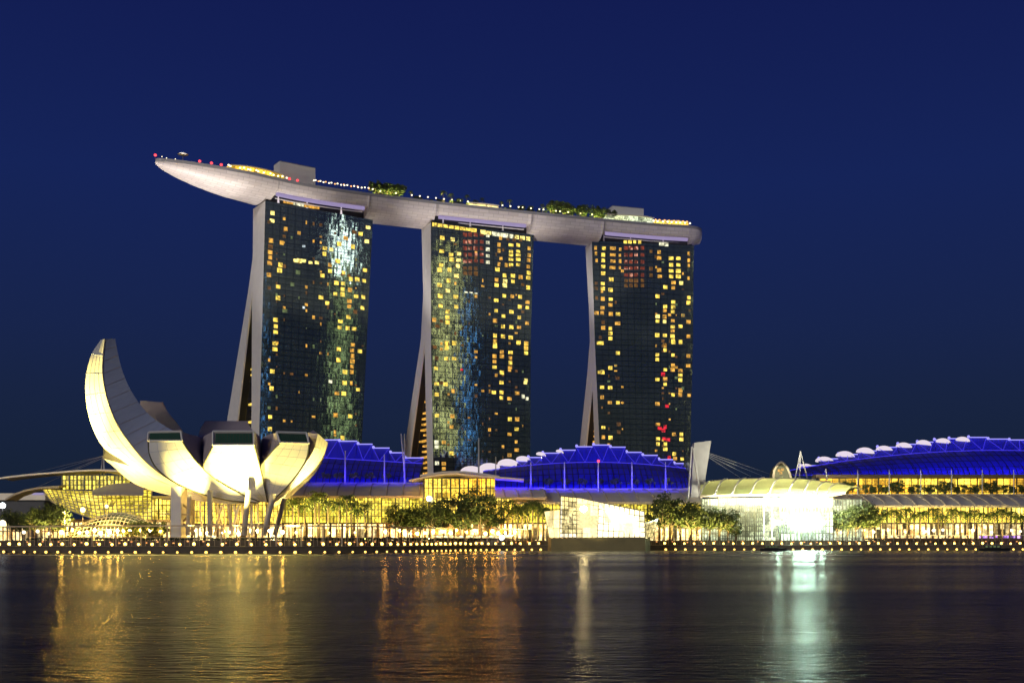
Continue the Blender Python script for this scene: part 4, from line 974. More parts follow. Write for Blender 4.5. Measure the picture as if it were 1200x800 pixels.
pr = empty('pylon', at(822, 566, 560), 'tall pale slab pylon leaning outward at the right end of the middle blue roof', 'pylon')
mb = MB(); q = [at(809, 590, 527), at(822, 590, 527), at(833.5, 516, 527), at(813.5, 518.5, 527)]; mb.hexa(q, [p + Vector((0, 5, 0)) for p in q]); mb.build('slab', 'grey_metal', pr)
for (px, py) in ((905, 556), (893, 557), (880, 558), (867, 559)):
    mb = MB(); mb.tube([at(829, 530 + (905 - px) * .12, 529), at(px, py, 540)], .05, 4); mb.build('cable', 'grey_metal', pr)
mast('left leg shaped mast beside the slab pylon', [(806, 590), (810.5, 523)], 526, .5)
mast('right leaning mast leg beside the slab pylon', [(822, 590), (811.5, 524)], 522, .55)
for i, (a_, b_) in enumerate((((932, 560), (938, 528)), ((946, 560), (938, 528)), ((937, 560), (938, 528)))):
    mast(['left leg of the tripod mast above the bright event hall', 'right leg of the tripod mast above the bright event hall', 'upright middle leg of the tripod mast above the bright event hall'][i], [a_, b_], 540, .38)
mast('pair mast leaning right of the tripod on the event hall roof', [(969.5, 562), (967.5, 549)], 536, .5)
for px in (1005, 1042, 1079, 1115, 1151, 1188): 
    b0 = at(px, 584, 560); r = empty('mast', b0, 'thin mast before the amber lit gallery of the right mall', 'mast', 'masts before the amber gallery'); mb = MB(); mb.tube([at(px, 584, 560), at(px, 550, 560)], [.3, .2], 6); mb.build('pole', 'grey_metal', r)
    mb = MB(); mb.tube([at(px, 568, 560), at(px + 1.5, 555, 560)], .12, 5); mb.build('stay', 'grey_metal', r)
# arched dome
dr = empty('arched_pavilion', at(915, 560, 560), 'small dark pointed arch with a few lit windows above the event hall roof', 'pavilion')
arcp = [(906, 561), (907.5, 551), (911, 544.5), (915.5, 541.5), (920, 544.5), (924, 551), (927, 560)]
mb = MB(); mb.tube(cr_spline([at(x, y, 560) for x, y in arcp], 20), .6, 5); mb.build('arch', 'beige', dr)
mb = MB(); P_ = cr_spline([at(x, y + 1, 560.5) for x, y in arcp], 16); mb.solid_grid([P_, [Vector((p.x, p.y, zat(562, 560))) for p in P_]], (0, 9, 0)); mb.build('vault', 'bar', dr)
for (px, py) in ((913, 551), (917, 550), (915, 554)): mb = MB(); c = at(px, py, 560); mb.box(c.x - .6, c.x + .6, 559.6, 560.2, c.z - .6, c.z + .6); mb.build('window', 'room_o', dr)

# ------------------------------------------------------------------ event hall with arched canopy
D4 = 518
eh = empty('event_hall', (X(895, D4), D4, GZ), 'dazzling white lit event hall with broad arched canopy and tall gridded glass front', 'event hall')
glazed(eh, (X(822, D4), D4), (X(842, D4), D4), GZ, zat(584, D4), 2, 'cool_glow', 3, 6)
glazed(eh, (X(842, D4), D4), (X(895, D4), D4), GZ, zat(583, D4), 5, 'cool_glow', 5, 9, .17)
glazed(eh, (X(895, D4), D4), (X(914, D4), D4), GZ, zat(583, D4), 2, 'cool_glow', 1, 1, .12, 'pale_concrete')
glazed(eh, (X(914, D4), D4), (X(976, D4), D4), GZ, zat(599, D4), 5, 'hall_glow', 3, 4, .22, 'bar')
glazed(eh, (X(914, D4), D4), (X(976, D4), D4), zat(598.8, D4), zat(583, D4), 5, 'cool_glow', 3, 3, .28, 'bar')
glazed(eh, (X(976, D4 + 8), D4 + 8), (X(1010, D4 + 8), D4 + 8), GZ, zat(584, D4), 3, 'cool_glow', 3, 2, .12)
# canopy: a curved glazed shell lit from below
top = [(822, 566), (845, 562.5), (875, 561), (905, 560.5), (935, 561), (960, 563.5), (985, 567.5), (1010, 573)]
bot = [(820, 581), (845, 580.5), (875, 580), (905, 580), (935, 580.5), (955, 581), (972, 580), (990, 577)]
Tt = cr_spline([at(x, y, D4 + 22) for x, y in top], 24); Bb = cr_spline([at(x, y, D4 - 5) for x, y in bot], 24)
mb = MB(); G = []
for j in range(7):
    t = j / 6; G.append([b_.lerp(a_, t) + Vector((0, 0, 2.2 * math.sin(math.pi * t))) for a_, b_ in zip(Tt, Bb)])
mb.solid_grid(G, (0, 0, -.4)); cn = mb.build('canopy', 'canopy_glass' if 'canopy_glass' in M else 'roof_metal', eh)
mb = MB(); mb.tube(Bb, .55, 6); mb.build('canopy_edge', 'beige', cn)
mb = MB(); mb.tube(Tt, .4, 6); mb.build('canopy_ridge', 'beige', cn)
for i in range(9):
    px = 823 + i * 16.8; kk = i * 21 / 9; pts = [G[j][int(kk + j * .3)].lerp(G[j][int(kk + j * .3) + 1], (kk + j * .3) % 1) + Vector((0, 0, .5)) for j in range(7)]
    mb = MB(); mb.tube(pts, .42, 6); mb.build('canopy_rib', 'rib_light', cn) if False else mb.build('canopy_rib', 'white_shell', cn)
# the lamps inside the canopy and on the plaza
for (px, py) in ():
    c = at(px, py, D4 + 2); mb = MB(); mb.ball(c + Vector((0, -2, 1.2)), 1.1, 8, 6, (2.2, .5, .8)); mb.build('lamp', 'cool_lamp', eh, True)
for k in range(7):
    l = area('canopy_uplight', (X(852 + k * 20, D4), D4 - 9, zat(586, D4)), (X(852 + k * 20, D4), D4 + 10, zat(566, D4)), 14, 4, 9500 * (1 + (k > 2) + 1.5 * (k in (3, 4, 5))), (1, .95, .68)); 

# floating crystal pavilion in the bay
D5 = 468
cp = empty('crystal_pavilion', (X(700, D5), D5 + 8, .5), 'glowing faceted glass pavilion standing in the water on a dark base', 'pavilion')
def P5(px, py, dd=0): return at(px, py, D5 + dd)
mb = MB(); q = [(646, 0), (756, 0), (762, 15), (700, 22), (642, 15)]
bt = [Vector((X(px, D5 + dd), D5 + dd, -1)) for px, dd in q]; tp = [Vector((p.x, p.y, zat(630, D5))) for p in bt]
n5 = len(bt); i0 = [mb.vert(p) for p in bt]; i1 = [mb.vert(p) for p in tp]; mb.f.append(i1)
for k in range(n5): mb.f.append([i0[k], i0[(k + 1) % n5], i1[(k + 1) % n5], i1[k]])
mb.build('base', 'lit_base', cp)
def facet(pts, glow, nv, nh, thick=.16, name='glass_facet', barm='bar'):
    a, b_, c, d = [P5(*p) for p in pts]     # bottom left, bottom right, top right, top left
    nn = (b_ - a).cross(d - a).normalized()
    if nn.y > 0: nn = -nn
    mb = MB(); mb.hexa([a, b_, c, d], [p - nn * .3 for p in (a, b_, c, d)]); w_ = mb.build(name, glow, cp)
    fb = MB()
    for i in range(nv + 1): fb.tube([a.lerp(b_, i / nv) + nn * .1, d.lerp(c, i / nv) + nn * .1], thick, 4)
    for j in range(nh + 1): fb.tube([a.lerp(d, j / nh) + nn * .1, b_.lerp(c, j / nh) + nn * .1], thick, 4)
    fb.build('frame', barm, w_)
facet([(644, 629.5, 6), (656, 629.5, 2), (656, 597, 3), (638, 599, 12)], 'crystal_glow', 2, 3, .08, barm='beige')
facet([(656, 629.5, 2), (676, 629.5, 0), (676, 583, -2), (657, 581, 3)], 'pale_facet', 4, 9, .14)
facet([(676, 629.5, 0), (700, 629.5, -1), (702, 588, 0), (676, 583, -2)], 'crystal_glow', 4, 9, .10)
facet([(700, 629.5, -1), (756, 629.5, 1), (755, 599, 4), (702, 588, 0)], 'crystal_white', 9, 5, .20, barm='beige')
mb = MB(); c = P5(684, 596, -3); mb.ball(c, 1.2, 10, 7, (1.2, .5, 1)); mb.build('lamp', 'crystal_flood', cp, True)
facet([(756, 629.5, 1), (764, 629.5, 10), (772, 607, 14), (755, 612, 4)], 'pale_facet', 3, 4, .12)
mb = MB(); mb.face(P5(657, 581, 3.3), P5(676, 583, -1.7), P5(702, 588, .3), P5(755, 599, 4.3), P5(755, 600, 20), P5(657, 583, 22)); mb.build('roof', 'grey_metal', cp)

# ------------------------------------------------------------------ left pavilion group
D6 = 492
lp = empty('glass_pavilion', (X(100, D6), D6, GZ), 'yellow green latticed glass hall with long winged canopies, left of the museum', 'hall')
glazed(lp, (X(73, D6), D6), (X(152, D6), D6), zat(573, D6), zat(556.5, D6), 9, 'green_glow', 2, 3, .16)
wing(lp, [(0, 560), (12, 558), (30, 556), (50, 554), (70, 552.5), (95, 550.5), (120, 549.5), (145, 551), (160, 553)], D6, 12, th=.7, m_='roof_metal')
wing(lp, [(92, 553), (110, 550), (125, 549.5), (148, 554)], D6 + 14, 10, th=1.2)
wing(lp, [(11, 584), (20, 578.5), (35, 573), (52, 570), (73, 569)], D6 - 4, 7, th=.9, m_='beige')
# curved latticed glass flank
G = []
for j in range(9):
    t = j / 8; row = []
    for i in range(25):
        s_ = i / 24; px = 50 + 128 * s_ + 10 * (1 - t) * (1 - s_); ytop = 573 + 2 * math.sin(s_ * 3) ; ylow = 587 + 22 * min(1, s_ * 2.2) ** .8
        row.append(at(px, ylow + (ytop - ylow) * t, D6 - 14 * math.cos(t * math.pi / 2) - 4))
    G.append(row)
mb = MB(); mb.solid_grid(G, (0, .3, 0)); gw = mb.build('curved_glazing', 'green_glow', lp)
fb = MB()
for j in range(9): fb.tube([p + Vector((0, -.25, 0)) for p in G[j]], .2, 4)
for i in range(25): fb.tube([G[j][i] + Vector((0, -.25, 0)) for j in range(9)], .24, 4)
fb.build('lattice', 'beige', gw)
# brown shell roof and glass barrel vault beside it
mb = MB(); G = []
for j in range(6):
    t = j / 5; G.append([at(108 + 60 * i / 12, 579.5 - 14 * t * math.sin(math.pi * (.12 + .60 * i / 12)) , D6 - 20 + 16 * t) for i in range(13)])
mb.solid_grid(G, (0, .3, -.4)); mb.build('shell_roof', 'roof_metal', lp)
gv = empty('barrel_vault', (X(130, 440), 440, GZ), 'low pale green glass vault glinting in front of the latticed hall', 'glasshouse')
mb = MB(); G = []
for j in range(9):
    t = j / 8; th = t * math.pi * .5
    G.append([Vector((X(82 + 92 * i / 20, 440), 436 + 12 * (1 - math.cos(th)), GZ + (2 + 9 * math.sin(math.pi * (.10 + .75 * i / 20))) * math.sin(th) + .0)) for i in range(21)])
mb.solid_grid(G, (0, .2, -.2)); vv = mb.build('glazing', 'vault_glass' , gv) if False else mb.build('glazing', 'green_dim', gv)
fb = MB()
for j in range(9): fb.tube([p + Vector((0, -.15, .1)) for p in G[j]], .12, 4)
for i in range(21): fb.tube([G[j][i] + Vector((0, -.15, .1)) for j in range(9)], .12, 4)
fb.build('rib', 'white_shell', vv)
lb = empty('arcade_building', (X(60, 455), 455, GZ), 'low arcade of lit shop fronts below the latticed hall at the far left', 'arcade')
glazed(lb, (X(-60, 455), 455), (X(205, 455), 455), GZ, zat(611, 455), 18, 'shop_glow', 3, 2, .2, 'timber')
mb = MB(); mb.box(X(-60, 452), X(205, 452), 450, 466, zat(611, 455) + .02, zat(608.5, 455)); mb.build('roof', 'timber', lb)
db = empty('distant_block', (X(20, 560), 560, GZ), 'dim grey building behind the far left lamps with a mauve roof edge', 'building')
mb = MB(); mb.box(X(-60, 560), X(52, 560), 560, 590, GZ, zat(586, 560)); mb.build('wall', 'dark_facade', db) if False else mb.build('wall', 'dark_metal', db)
mb = MB(); mb.box(X(-62, 558), X(54, 558), 557, 592, zat(585.8, 560), zat(578, 560)); mb.build('roof', 'roof_metal', db)
mb = MB(); mb.box(X(38, 556.6), X(51, 556.6), 556.4, 556.9, zat(579.5, 556), zat(577, 556)); mb.build('roof_led', 'violet_led', db)
mast('left of two masts rising behind the back left museum petal', [(118, 556), (120.5, 534)], D6 + 6, .4, ((30, 556, 500), (60, 553, 500), (85, 551, 500)))
mast('right of two masts rising behind the back left museum petal', [(122, 556), (121.8, 536)], D6 + 6, .4, ((40, 572, 496), (78, 552, 500)))
mm_ = empty('shopping_mall', (X(240, 500), 500, GZ), 'glowing mall front seen between the pillars under the museum', 'mall')
glazed(mm_, (X(150, 500), 500), (X(330, 500), 500), zat(613, 500), zat(584, 500), 10, 'yellow_glow', 4, 4)
glazed(mm_, (X(150, 499), 499), (X(330, 499), 499), GZ, zat(614, 500), 12, 'shop_glow', 2, 1, .25, 'timber')
mb = MB(); mb.box(X(148, 500), X(332, 500), 498, 512, zat(583.8, 500), zat(581, 500)); mb.build('roof', 'roof_metal', mm_)

# ------------------------------------------------------------------ promenade furniture
qa = [0]
for k in range(1, len(quay)): qa.append(qa[-1] + (quay[k] - quay[k - 1]).length)
def q_at(s, ins):
    for k in range(1, len(quay)):
        if qa[k] >= s:
            f = (s - qa[k - 1]) / (qa[k] - qa[k - 1]); p = quay[k - 1].lerp(quay[k], f); d = (quay[k] - quay[k - 1]).normalized()
            return p + Vector((-d.y, d.x, 0)) * ins, math.atan2(d.y, d.x)
    return quay[-1], 0
def qpx(s, ins=0):
    p, _ = q_at(s, ins); return CX + p.x / p.y * F
S0 = next(s for s in range(0, 2000) if qpx(s) > -15); S1 = next(s for s in range(0, 4000) if qpx(s) > 1215)
bl = bpy.data.objects.new('bollard_lamp', None); col.objects.link(bl); tag(bl, 'globe lamp on a short post in the row along the promenade edge', 'lamp', 'globe lamps along the promenade edge')
mb = MB(); mb.tube([(0, 0, 0), (0, 0, .6)], .12, 6); mb.build('post', 'dark_metal', bl)
mb = MB(); mb.ball((0, 0, .85), .50, 10, 7); mb.build('globe', 'lamp', bl, True)
ll = bpy.data.objects.new('quay_light', None); col.objects.link(ll); tag(ll, 'small light fixed to the foot of the quay wall just above the water', 'light', 'lights at the foot of the quay wall')
mb = MB(); mb.ball((0, 0, 0), .5, 8, 5, (1, .6, .75)); mb.build('lens', 'low_lamp', ll, True)
mb = MB(); mb.box(-.35, .35, .3, .8, -.3, .3); mb.build('bracket', 'dark_metal', ll)
s = S0; first = True
while s < S1:
    p, a = q_at(s, .8)
    skip = 641 < qpx(s) < 768
    if not skip:
        for o_, (ins, z) in ((bl, (.8, 2.4)), (ll, (-1.6, .45))):
            p, a = q_at(s, ins)
            if first: o_.location = (p.x, p.y, z); o_.rotation_euler.z = a
            else: copy_tree(o_, None, (p.x, p.y, z), a, random.uniform(.78, 1.12))
        first = False
    s += 5.0 if qpx(s) < 450 else 4.5
# pergola along the promenade, left and middle
pg = empty('pergola', q_at(S0 + 100, 13)[0] + Vector((0, 0, GZ)), 'long low beige pergola on slim posts running along the promenade before the museum', 'pergola')
se = next(s for s in range(0, 4000) if qpx(s) > 640)
sq = [S0 - 10 + 5 * i for i in range(int((se - S0) / 5) + 3)]
G = [[q_at(s, i)[0] + Vector((0, 0, zat(615.5, 408))) for s in sq] for i in (12.5, 15.2)]
mb = MB(); mb.solid_grid(G, (0, 0, -.45)); mb.build('roof', 'beige', pg)
s = S0 - 4
while s < se:
    p, a = q_at(s, 13); mb = MB(); mb.tube([(p.x, p.y, 2.4), (p.x, p.y, zat(615.5, 408) - .46)], .26, 6); mb.build('post', 'beige', pg); s += 10.6
# hedges (stuff) in planters on the terrace
def hedge(s0, s1, ins, z, h, dens, label):
    mb = MB(); rnd = random.Random(int(s0)); s = s0
    while s < s1:
        p, a = q_at(s, ins); hh = h * (.55 + .45 * math.sin(s * .21) ** 2) * rnd.uniform(.7, 1.1)
        leaf_cloud(mb, (p.x, p.y, z + hh * .5), hh * .75, dens, .26, (1, 1, .7), rnd); s += hh * .6
    o = mb.build('hedge', 'hedge'); tag(o, label, 'hedge', kind='stuff')
hedge(S0, se, 17.2, GZ, 1.5, 26, 'dark clipped hedge along the terrace edge before the museum')
s7 = next(s for s in range(0, 4000) if qpx(s) > 768)
hedge(s7, S1, 17.5, GZ, 1.2, 20, 'dark hedge along the right terrace edge')
# handrail
def rail(s0, s1, name, label):
    r = empty(name, q_at(s0, 1)[0] + Vector((0, 0, 2.4)), label, 'railing'); mb = MB(); pts = [q_at(s, 15.6)[0] + Vector((0, 0, GZ + 1.0)) for s in range(int(s0), int(s1), 4)]
    mb.tube(pts, .09, 4); mb.build('handrail', 'beige', r); mb = MB()
    for s in range(int(s0), int(s1), 2): p = q_at(s, 15.6)[0]; mb.tube([(p.x, p.y, 2.5), (p.x, p.y, GZ + 1.0)], .07, 4)
    o = mb.build('baluster', 'beige', r); tag(o, kind='stuff')
rail(S0, se, 'railing', 'thin beige railing along the left and middle promenade'); rail(s7, S1, 'railing', 'thin beige railing along the right promenade')
# small step lights strung along the lower wall (warm specks behind the globe lamps)
sl = bpy.data.objects.new('step_light', None); col.objects.link(sl); tag(sl, 'tiny warm step light low on the terrace wall', 'light', 'tiny step lights along the terrace wall')
mb = MB(); mb.box(-.3, .3, -.15, .05, -.14, .14); mb.build('lens', 'orange_lamp', sl)
s = S0 + 2; first = True
while s < S1:
    p, a = q_at(s, 15.85)
    if not (641 < qpx(s) < 768):
        if first: sl.location = (p.x, p.y, 3.9); sl.rotation_euler.z = a; first = False
        else: copy_tree(sl, None, (p.x, p.y, 3.9 + random.uniform(-.3, .3)), a)
    s += random.uniform(4, 9)

# plaza floodlights: spherical lamps on short poles
def pole_lamp(px, py, d, label, m_, r_, group=None, base=GZ):
    x = X(px, d); z = zat(py, d); r = empty('lamp_post', (x, d, base), label, 'lamp post', group)
    mb = MB(); mb.tube([(x, d, base), (x, d, z)], .13, 6); mb.build('pole', 'grey_metal', r)
    mb = MB(); mb.ball((x, d, z), r_, 10, 7); mb.build('lamp_head', m_, r, True)
pole_lamp(3, 592, 440, 'bright white lamp post at the far left edge before the dark trees', 'cool_lamp', 1.1)
pole_lamp(3, 613, 425, 'blazing low white lamp under the far left trees', 'white_lamp', 1.3)
pole_lamp(588, 629.5, 500, 'starry blue white lamp on the promenade under the middle palms', 'cool_lamp', 1.1, base=2.4)
pole_lamp(97, 597, 440, 'bright pale lamp shining on the glass vault', 'white_lamp', 1.0)
pole_lamp(125, 593, 438, 'small pale lamp above the right end of the glass vault', 'white_lamp', .7)
pole_lamp(503, 584, 516, 'white glare lamp at the end of the left mall roof', 'cool_lamp', 1.2)
for px, r_ in ((911, .9), (932, 1.3), (941, 1.6), (950, 1.5), (962, 1.0)):  # floodlights added so the water mirrors the bright hall
    x = X(px, 516); r = empty('reflection_floodlight', (x, 514, GZ), 'added white floodlight before the event hall, brightening its reflection in the water', 'floodlight', 'added floodlights before the event hall')
    mb = MB(); mb.tube([(x, 514, GZ), (x, 514, zat(613, 514))], .2, 6); mb.build('pole', 'grey_metal', r)
    mb = MB(); mb.ball((x, 514, zat(612, 514)), r_, 10, 7, (1.3, .6, 1)); mb.build('lamp_head', 'flood', r, True)
for pa, pb, m_ in ((508, 545, 'strip_warm'), (548, 600, 'strip_warm'), (604, 638, 'strip_warm'), (1040, 1070, 'strip_warm'), (1074, 1112, 'strip_warm'), (1114, 1138, 'strip_warm'), (1150, 1172, 'strip_violet'), (1176, 1200, 'strip_violet'), (776, 800, 'strip_warm')):  # glowing strips of the terrace, with counter and roof added
    d_ = 486 if pa < 560 else 505; g_ = empty('striplight', (X((pa + pb) / 2, d_ + 20), d_ + 20, GZ), 'low kiosk glowing %s, its housing added, %s' % (('violet' if 'violet' in m_ else 'warm'), {508: 'first left of the starry lamp', 548: 'above the quay bend by the middle palms', 604: 'just left of the floating pavilion', 1040: 'leftmost of the three at the far right mall', 1074: 'second of the three at the far right mall', 1114: 'third of the three at the far right mall', 1150: 'left of the pair at the far right', 1176: 'right of the pair at the far right', 776: 'just right of the floating pavilion'}[pa]), 'striplight')
    x0_, x1_ = X(pa, d_ + 20), X(pb, d_ + 20)
    b_ = MB(); b_.box(x0_, x1_, d_ + 20, d_ + 23, GZ, GZ + 1.0); b_.build('counter', 'timber', g_)
    b_ = MB(); b_.box(x0_ + .2, x1_ - .2, d_ + 22.5, d_ + 23, GZ + 1.02, GZ + 2.2); b_.build('lit_front', m_, g_)
    b_ = MB(); b_.box(x0_ - .5, x1_ + .5, d_ + 19, d_ + 23.5, GZ + 2.22, GZ + 2.5); b_.build('roof', 'roof_metal', g_)
rp = random.Random(5)
for i, (px, d) in enumerate([(x_, 418) for x_ in (28, 44, 58, 72, 84, 93, 102, 111, 118, 128, 137, 145, 152, 165, 176, 188, 219, 228, 236, 243, 252, 262, 270, 280, 293, 302, 309, 316, 323, 331, 347, 369, 385, 416)] + [(x_, 498) for x_ in (452, 468, 480, 489, 498, 508, 520, 528, 535, 546, 556, 569, 577, 584, 592, 603)] + [(x_, 512) for x_ in (776, 786, 800, 812, 826, 838, 846, 858, 872, 985, 1003, 1012, 1024, 1040, 1062, 1085, 1094, 1105, 1127, 1140, 1150, 1162, 1185, 1196)]):
    hot = 'gold_water_lamp' if px < 340 and px > 70 else ('amber_water_lamp' if 440 < px < 610 else ('white_lamp'))  # heads added and overdriven to throw gold and amber onto the water
    pole_lamp(px, 622.5 + rp.uniform(-2, 2.5), d + 14, 'short terrace lamp post with a glowing pale head, many of them added', hot, rp.choice([.5, .62, .75]) * d / 450, 'short lamp posts on the terrace')

# palms and trees on the terrace
for px, s_ in ((343, 1.25), (350, 1.3), (357, 1.25), (369, 1.3), (374, 1.35), (384, 1.1), (397, 1.05), (406, 1.25), (412, 1.35), (419, 1.1), (428, 1.0)):
    plant(PP, random.randrange(3), px, 432 + random.uniform(-6, 8), GZ, 'palm with drooping fronds in the row right of the museum', 'palm', 'palms right of the museum', s_ * 1.35)
for i, (px, s_, k) in enumerate(((471, 1.1, 1), (480, 1.0, 1), (492, 1.1, 1), (503, 1.05, 0), (520, 1.1, 1), (532, 1.5, 1), (545, 1.0, 1), (564, 1.6, 1), (573, 1.15, 1))):
    plant(TP, k, px, 478 + (i % 3) * 4, GZ, 'big dark broadleaf tree in the clump before the mall entrance hall', 'tree', 'big trees before the entrance hall', s_)
for px in (590, 595, 601, 606, 612, 618, 624, 630, 636, 641):
    plant(PP, random.randrange(3), px, 510, GZ, 'palm with pale trunk in the row left of the floating pavilion', 'palm', 'palms left of the floating pavilion', random.uniform(1.6, 1.85))
for i, (px, s_, k) in enumerate(((777, 1.35, 1), (788, 1.55, 1), (797, 1.3, 1), (808, 1.2, 1), (818, 1.15, 1), (831, 1.1, 1), (843, 1.05, 1), (853, 1.0, 1), (862, .9, 2))):
    plant(TP, k, px, 510 + (i % 3) * 2, GZ, 'broadleaf tree in the row between the floating pavilion and the event hall', 'tree', 'trees left of the event hall', s_)
for i, (px, s_) in enumerate(((982, 1.0), (993, 1.15), (1003, 1.2), (1012, 1.3), (1021, 1.25))):
    plant(TP, 1, px, 522, GZ, 'broadleaf tree at the right end of the event hall', 'tree', 'trees right of the event hall', s_)
px = 1032
while px < 1215:
    plant(PP, random.randrange(3), px, 524 + random.uniform(-3, 3), GZ, 'palm in the dense row before the far right mall', 'palm', 'palms before the far right mall', random.uniform(1.25, 1.5)); px += random.uniform(6.8, 9.5)
for i, px in enumerate((993, 1018, 1033, 1052, 1073, 1091, 1107, 1126, 1143, 1162, 1181, 1197)):
    plant(TP, 3 if i % 3 else 2, px, 563.5, zat(583, 563), 'small tree silhouetted against the amber lit gallery', 'tree', 'trees before the amber gallery', 1.15 if i % 3 else .95)
for i, (px, s_, k) in enumerate(((40, .9, 1), (48, 1.0, 1), (60, 1.0, 1), (68, .9, 1), (72, .75, 1), (26, .8, 1), (14, .85, 1), (155, .75, 2), (165, .85, 2), (176, .8, 2), (188, .8, 2), (148, .6, 2))):
    plant(TP, k, px, 430 + (i % 3) * 3, GZ, 'dark tree in the clump at the far left promenade' if px < 100 else 'small tree between the glass vault and the museum core', 'tree', 'trees at the far left' if px < 100 else 'small trees left of the museum core', s_)
for (x0, st, nn_, y_, d_) in ((380, 18, 5, 560, 553), (622, 20, 9, 567, 553)):
    for i in range(nn_): plant(TP, 3, x0 + st * i, d_, zat(y_ + 4, d_), 'dark small tree on the ledge in front of the blue roof', 'tree', 'ledge trees before the blue roofs', .8)
# unseen warm spots added to light the planting
for px, d in ((345, 424), (375, 424), (410, 424), (500, 470), (540, 470), (570, 472), (600, 503), (630, 503), (785, 504), (815, 504), (850, 504), (990, 514), (1020, 514), (1060, 514), (1100, 514), (1140, 514), (1180, 514), (50, 424), (172, 442), (360, 424), (392, 424), (425, 424), (480, 468), (520, 470), (560, 472), (615, 503), (800, 504), (832, 504), (1005, 514), (1040, 514), (1080, 514), (1120, 514), (1160, 514)):
    spot('planting_fill_spot', (X(px, d) + 1, d - 1.5, GZ + .4), (X(px, d), d + 6, GZ + 12), (9000 if 470 < px < 580 else 20000), (1, .78, .22), 110, .5, .5)

# ------------------------------------------------------------------ people at the plaza rail before the event hall
def person_mesh(seed):
    rnd = random.Random(seed); mb = MB(); h = 1.7
    # one continuous skin: legs merge into torso, arms hang, neck and head
    sway = rnd.uniform(-.05, .05)
    prof_ = [(0, .11), (.08, .10), (.45, .10), (.85, .17), (.98, .19), (1.15, .16), (1.38, .21), (1.44, .16), (1.48, .065), (1.53, .065), (1.57, .10), (1.64, .115), (1.70, .08), (1.73, .02)]
    mb.tube([(sway * z, 0, z) for z, r_ in prof_], [r_ for z, r_ in prof_], 8)
    for s_ in (-1, 1): mb.tube([(s_ * .18, 0, 1.40), (s_ * .26, .02, 1.12), (s_ * .24, -.12, .88), (s_ * .23, -.16, .80)], [.065, .05, .04, .035], 6)
    for s_ in (-1, 1): mb.tube([(s_ * .10, 0, .9), (s_ * .13, 0, .45), (s_ * .13, 0, .06), (s_ * .13, -.14, .03)], [.10, .07, .05, .04], 6)
    o = mb.build('person', 'cloth', None, True); return o
pm = [person_mesh(i) for i in range(4)]; first = [True] * 4
sp_ = next(s for s in range(0, 4000) if qpx(s) > 868); sp2 = next(s for s in range(0, 4000) if qpx(s) > 992)
s = sp_; i = 0
while s < sp2:
    k = i % 4; p, a = q_at(s, 16.9 + random.uniform(0, 2.5)); loc = (p.x, p.y, GZ)
    if first[k]: o = pm[k]; o.location = loc; first[k] = False
    else: o = pm[k].copy(); col.objects.link(o); o.location = loc
    o.rotation_euler = (0, 0, random.uniform(-.7, .7) + math.pi * (random.random() < .3)); o.scale = (1, 1, random.uniform(.92, 1.06))
    tag(o, 'person in dark clothing standing at the plaza edge before the bright event hall', 'person', 'onlookers before the event hall')
    s += random.uniform(.7, 2.0); i += 1

# ------------------------------------------------------------------ boats
def boat(px, d, L_, label, lit):
    x = X(px, d); r = empty('boat', (x, d, 0), label, 'boat')
    mb = MB(); G = []
    for i in range(13):
        t = i / 12; wd = 1.5 * (1 - (2 * max(0, t - .55) / .9) ** 2) ** .5 if t > .55 else 1.5 * (.8 + .2 * t / .55); xx = x - L_ / 2 + L_ * t; zs_ = 1.1 + .5 * max(0, t - .5)
        G.append([Vector((xx, d + wd, zs_)), Vector((xx, d + wd * .7, -.2)), Vector((xx, d - wd * .7, -.2)), Vector((xx, d - wd, zs_)), Vector((xx, d + wd, zs_))])
    mb.grid(G); mb.face(*G[0][:4]); mb.build('hull', 'dark_metal', r)
    mb = MB(); mb.box(x - L_ * .32, x + L_ * .18, d - 1.1, d + 1.1, 1.15, 2.5); c_ = mb.build('cabin', 'dark_metal', r)
    for k in range(4):
        mb = MB(); xx = x - L_ * .30 + k * L_ * .12; mb.box(xx, xx + L_ * .08, d - 1.16, d - 1.11, 1.6, 2.2); mb.build('window', 'room_g' if lit else 'grid_glass', c_)
    mb = MB(); mb.box(x - L_ * .36, x + L_ * .24, d - 1.3, d + 1.3, 2.52, 2.7); mb.build('roof', 'grey_metal', c_)
boat(906, 470, 11.5, 'small dark covered boat on the water before the bright event hall', True)
boat(1165, 480, 14, 'low dark boat moored by the quay at the far right', True)

# ------------------------------------------------------------------ hull floodlights on the mall roofs (aimed up at the sky deck)
PK = (1.0, .92, .84)
for px, d, tgt, pw, sz in ((330, 560, at(265, 215, 610), 6.5e5, 44), (430, 575, at(370, 220, 645), 5e5, 34), (470, 575, at(465, 245, 670), 9e5, 34), (640, 575, at(655, 265, 705), 9e5, 36), (560, 575, at(560, 240, 690), 5e5, 34), (800, 575, at(760, 270, 722), 7e5, 34), (250, 560, at(205, 200, 598), 5e5, 30)):
    spot('deck_floodlight', (X(px, d), d, 34), tgt, pw * 1.9, PK, sz, .7, 1.5)

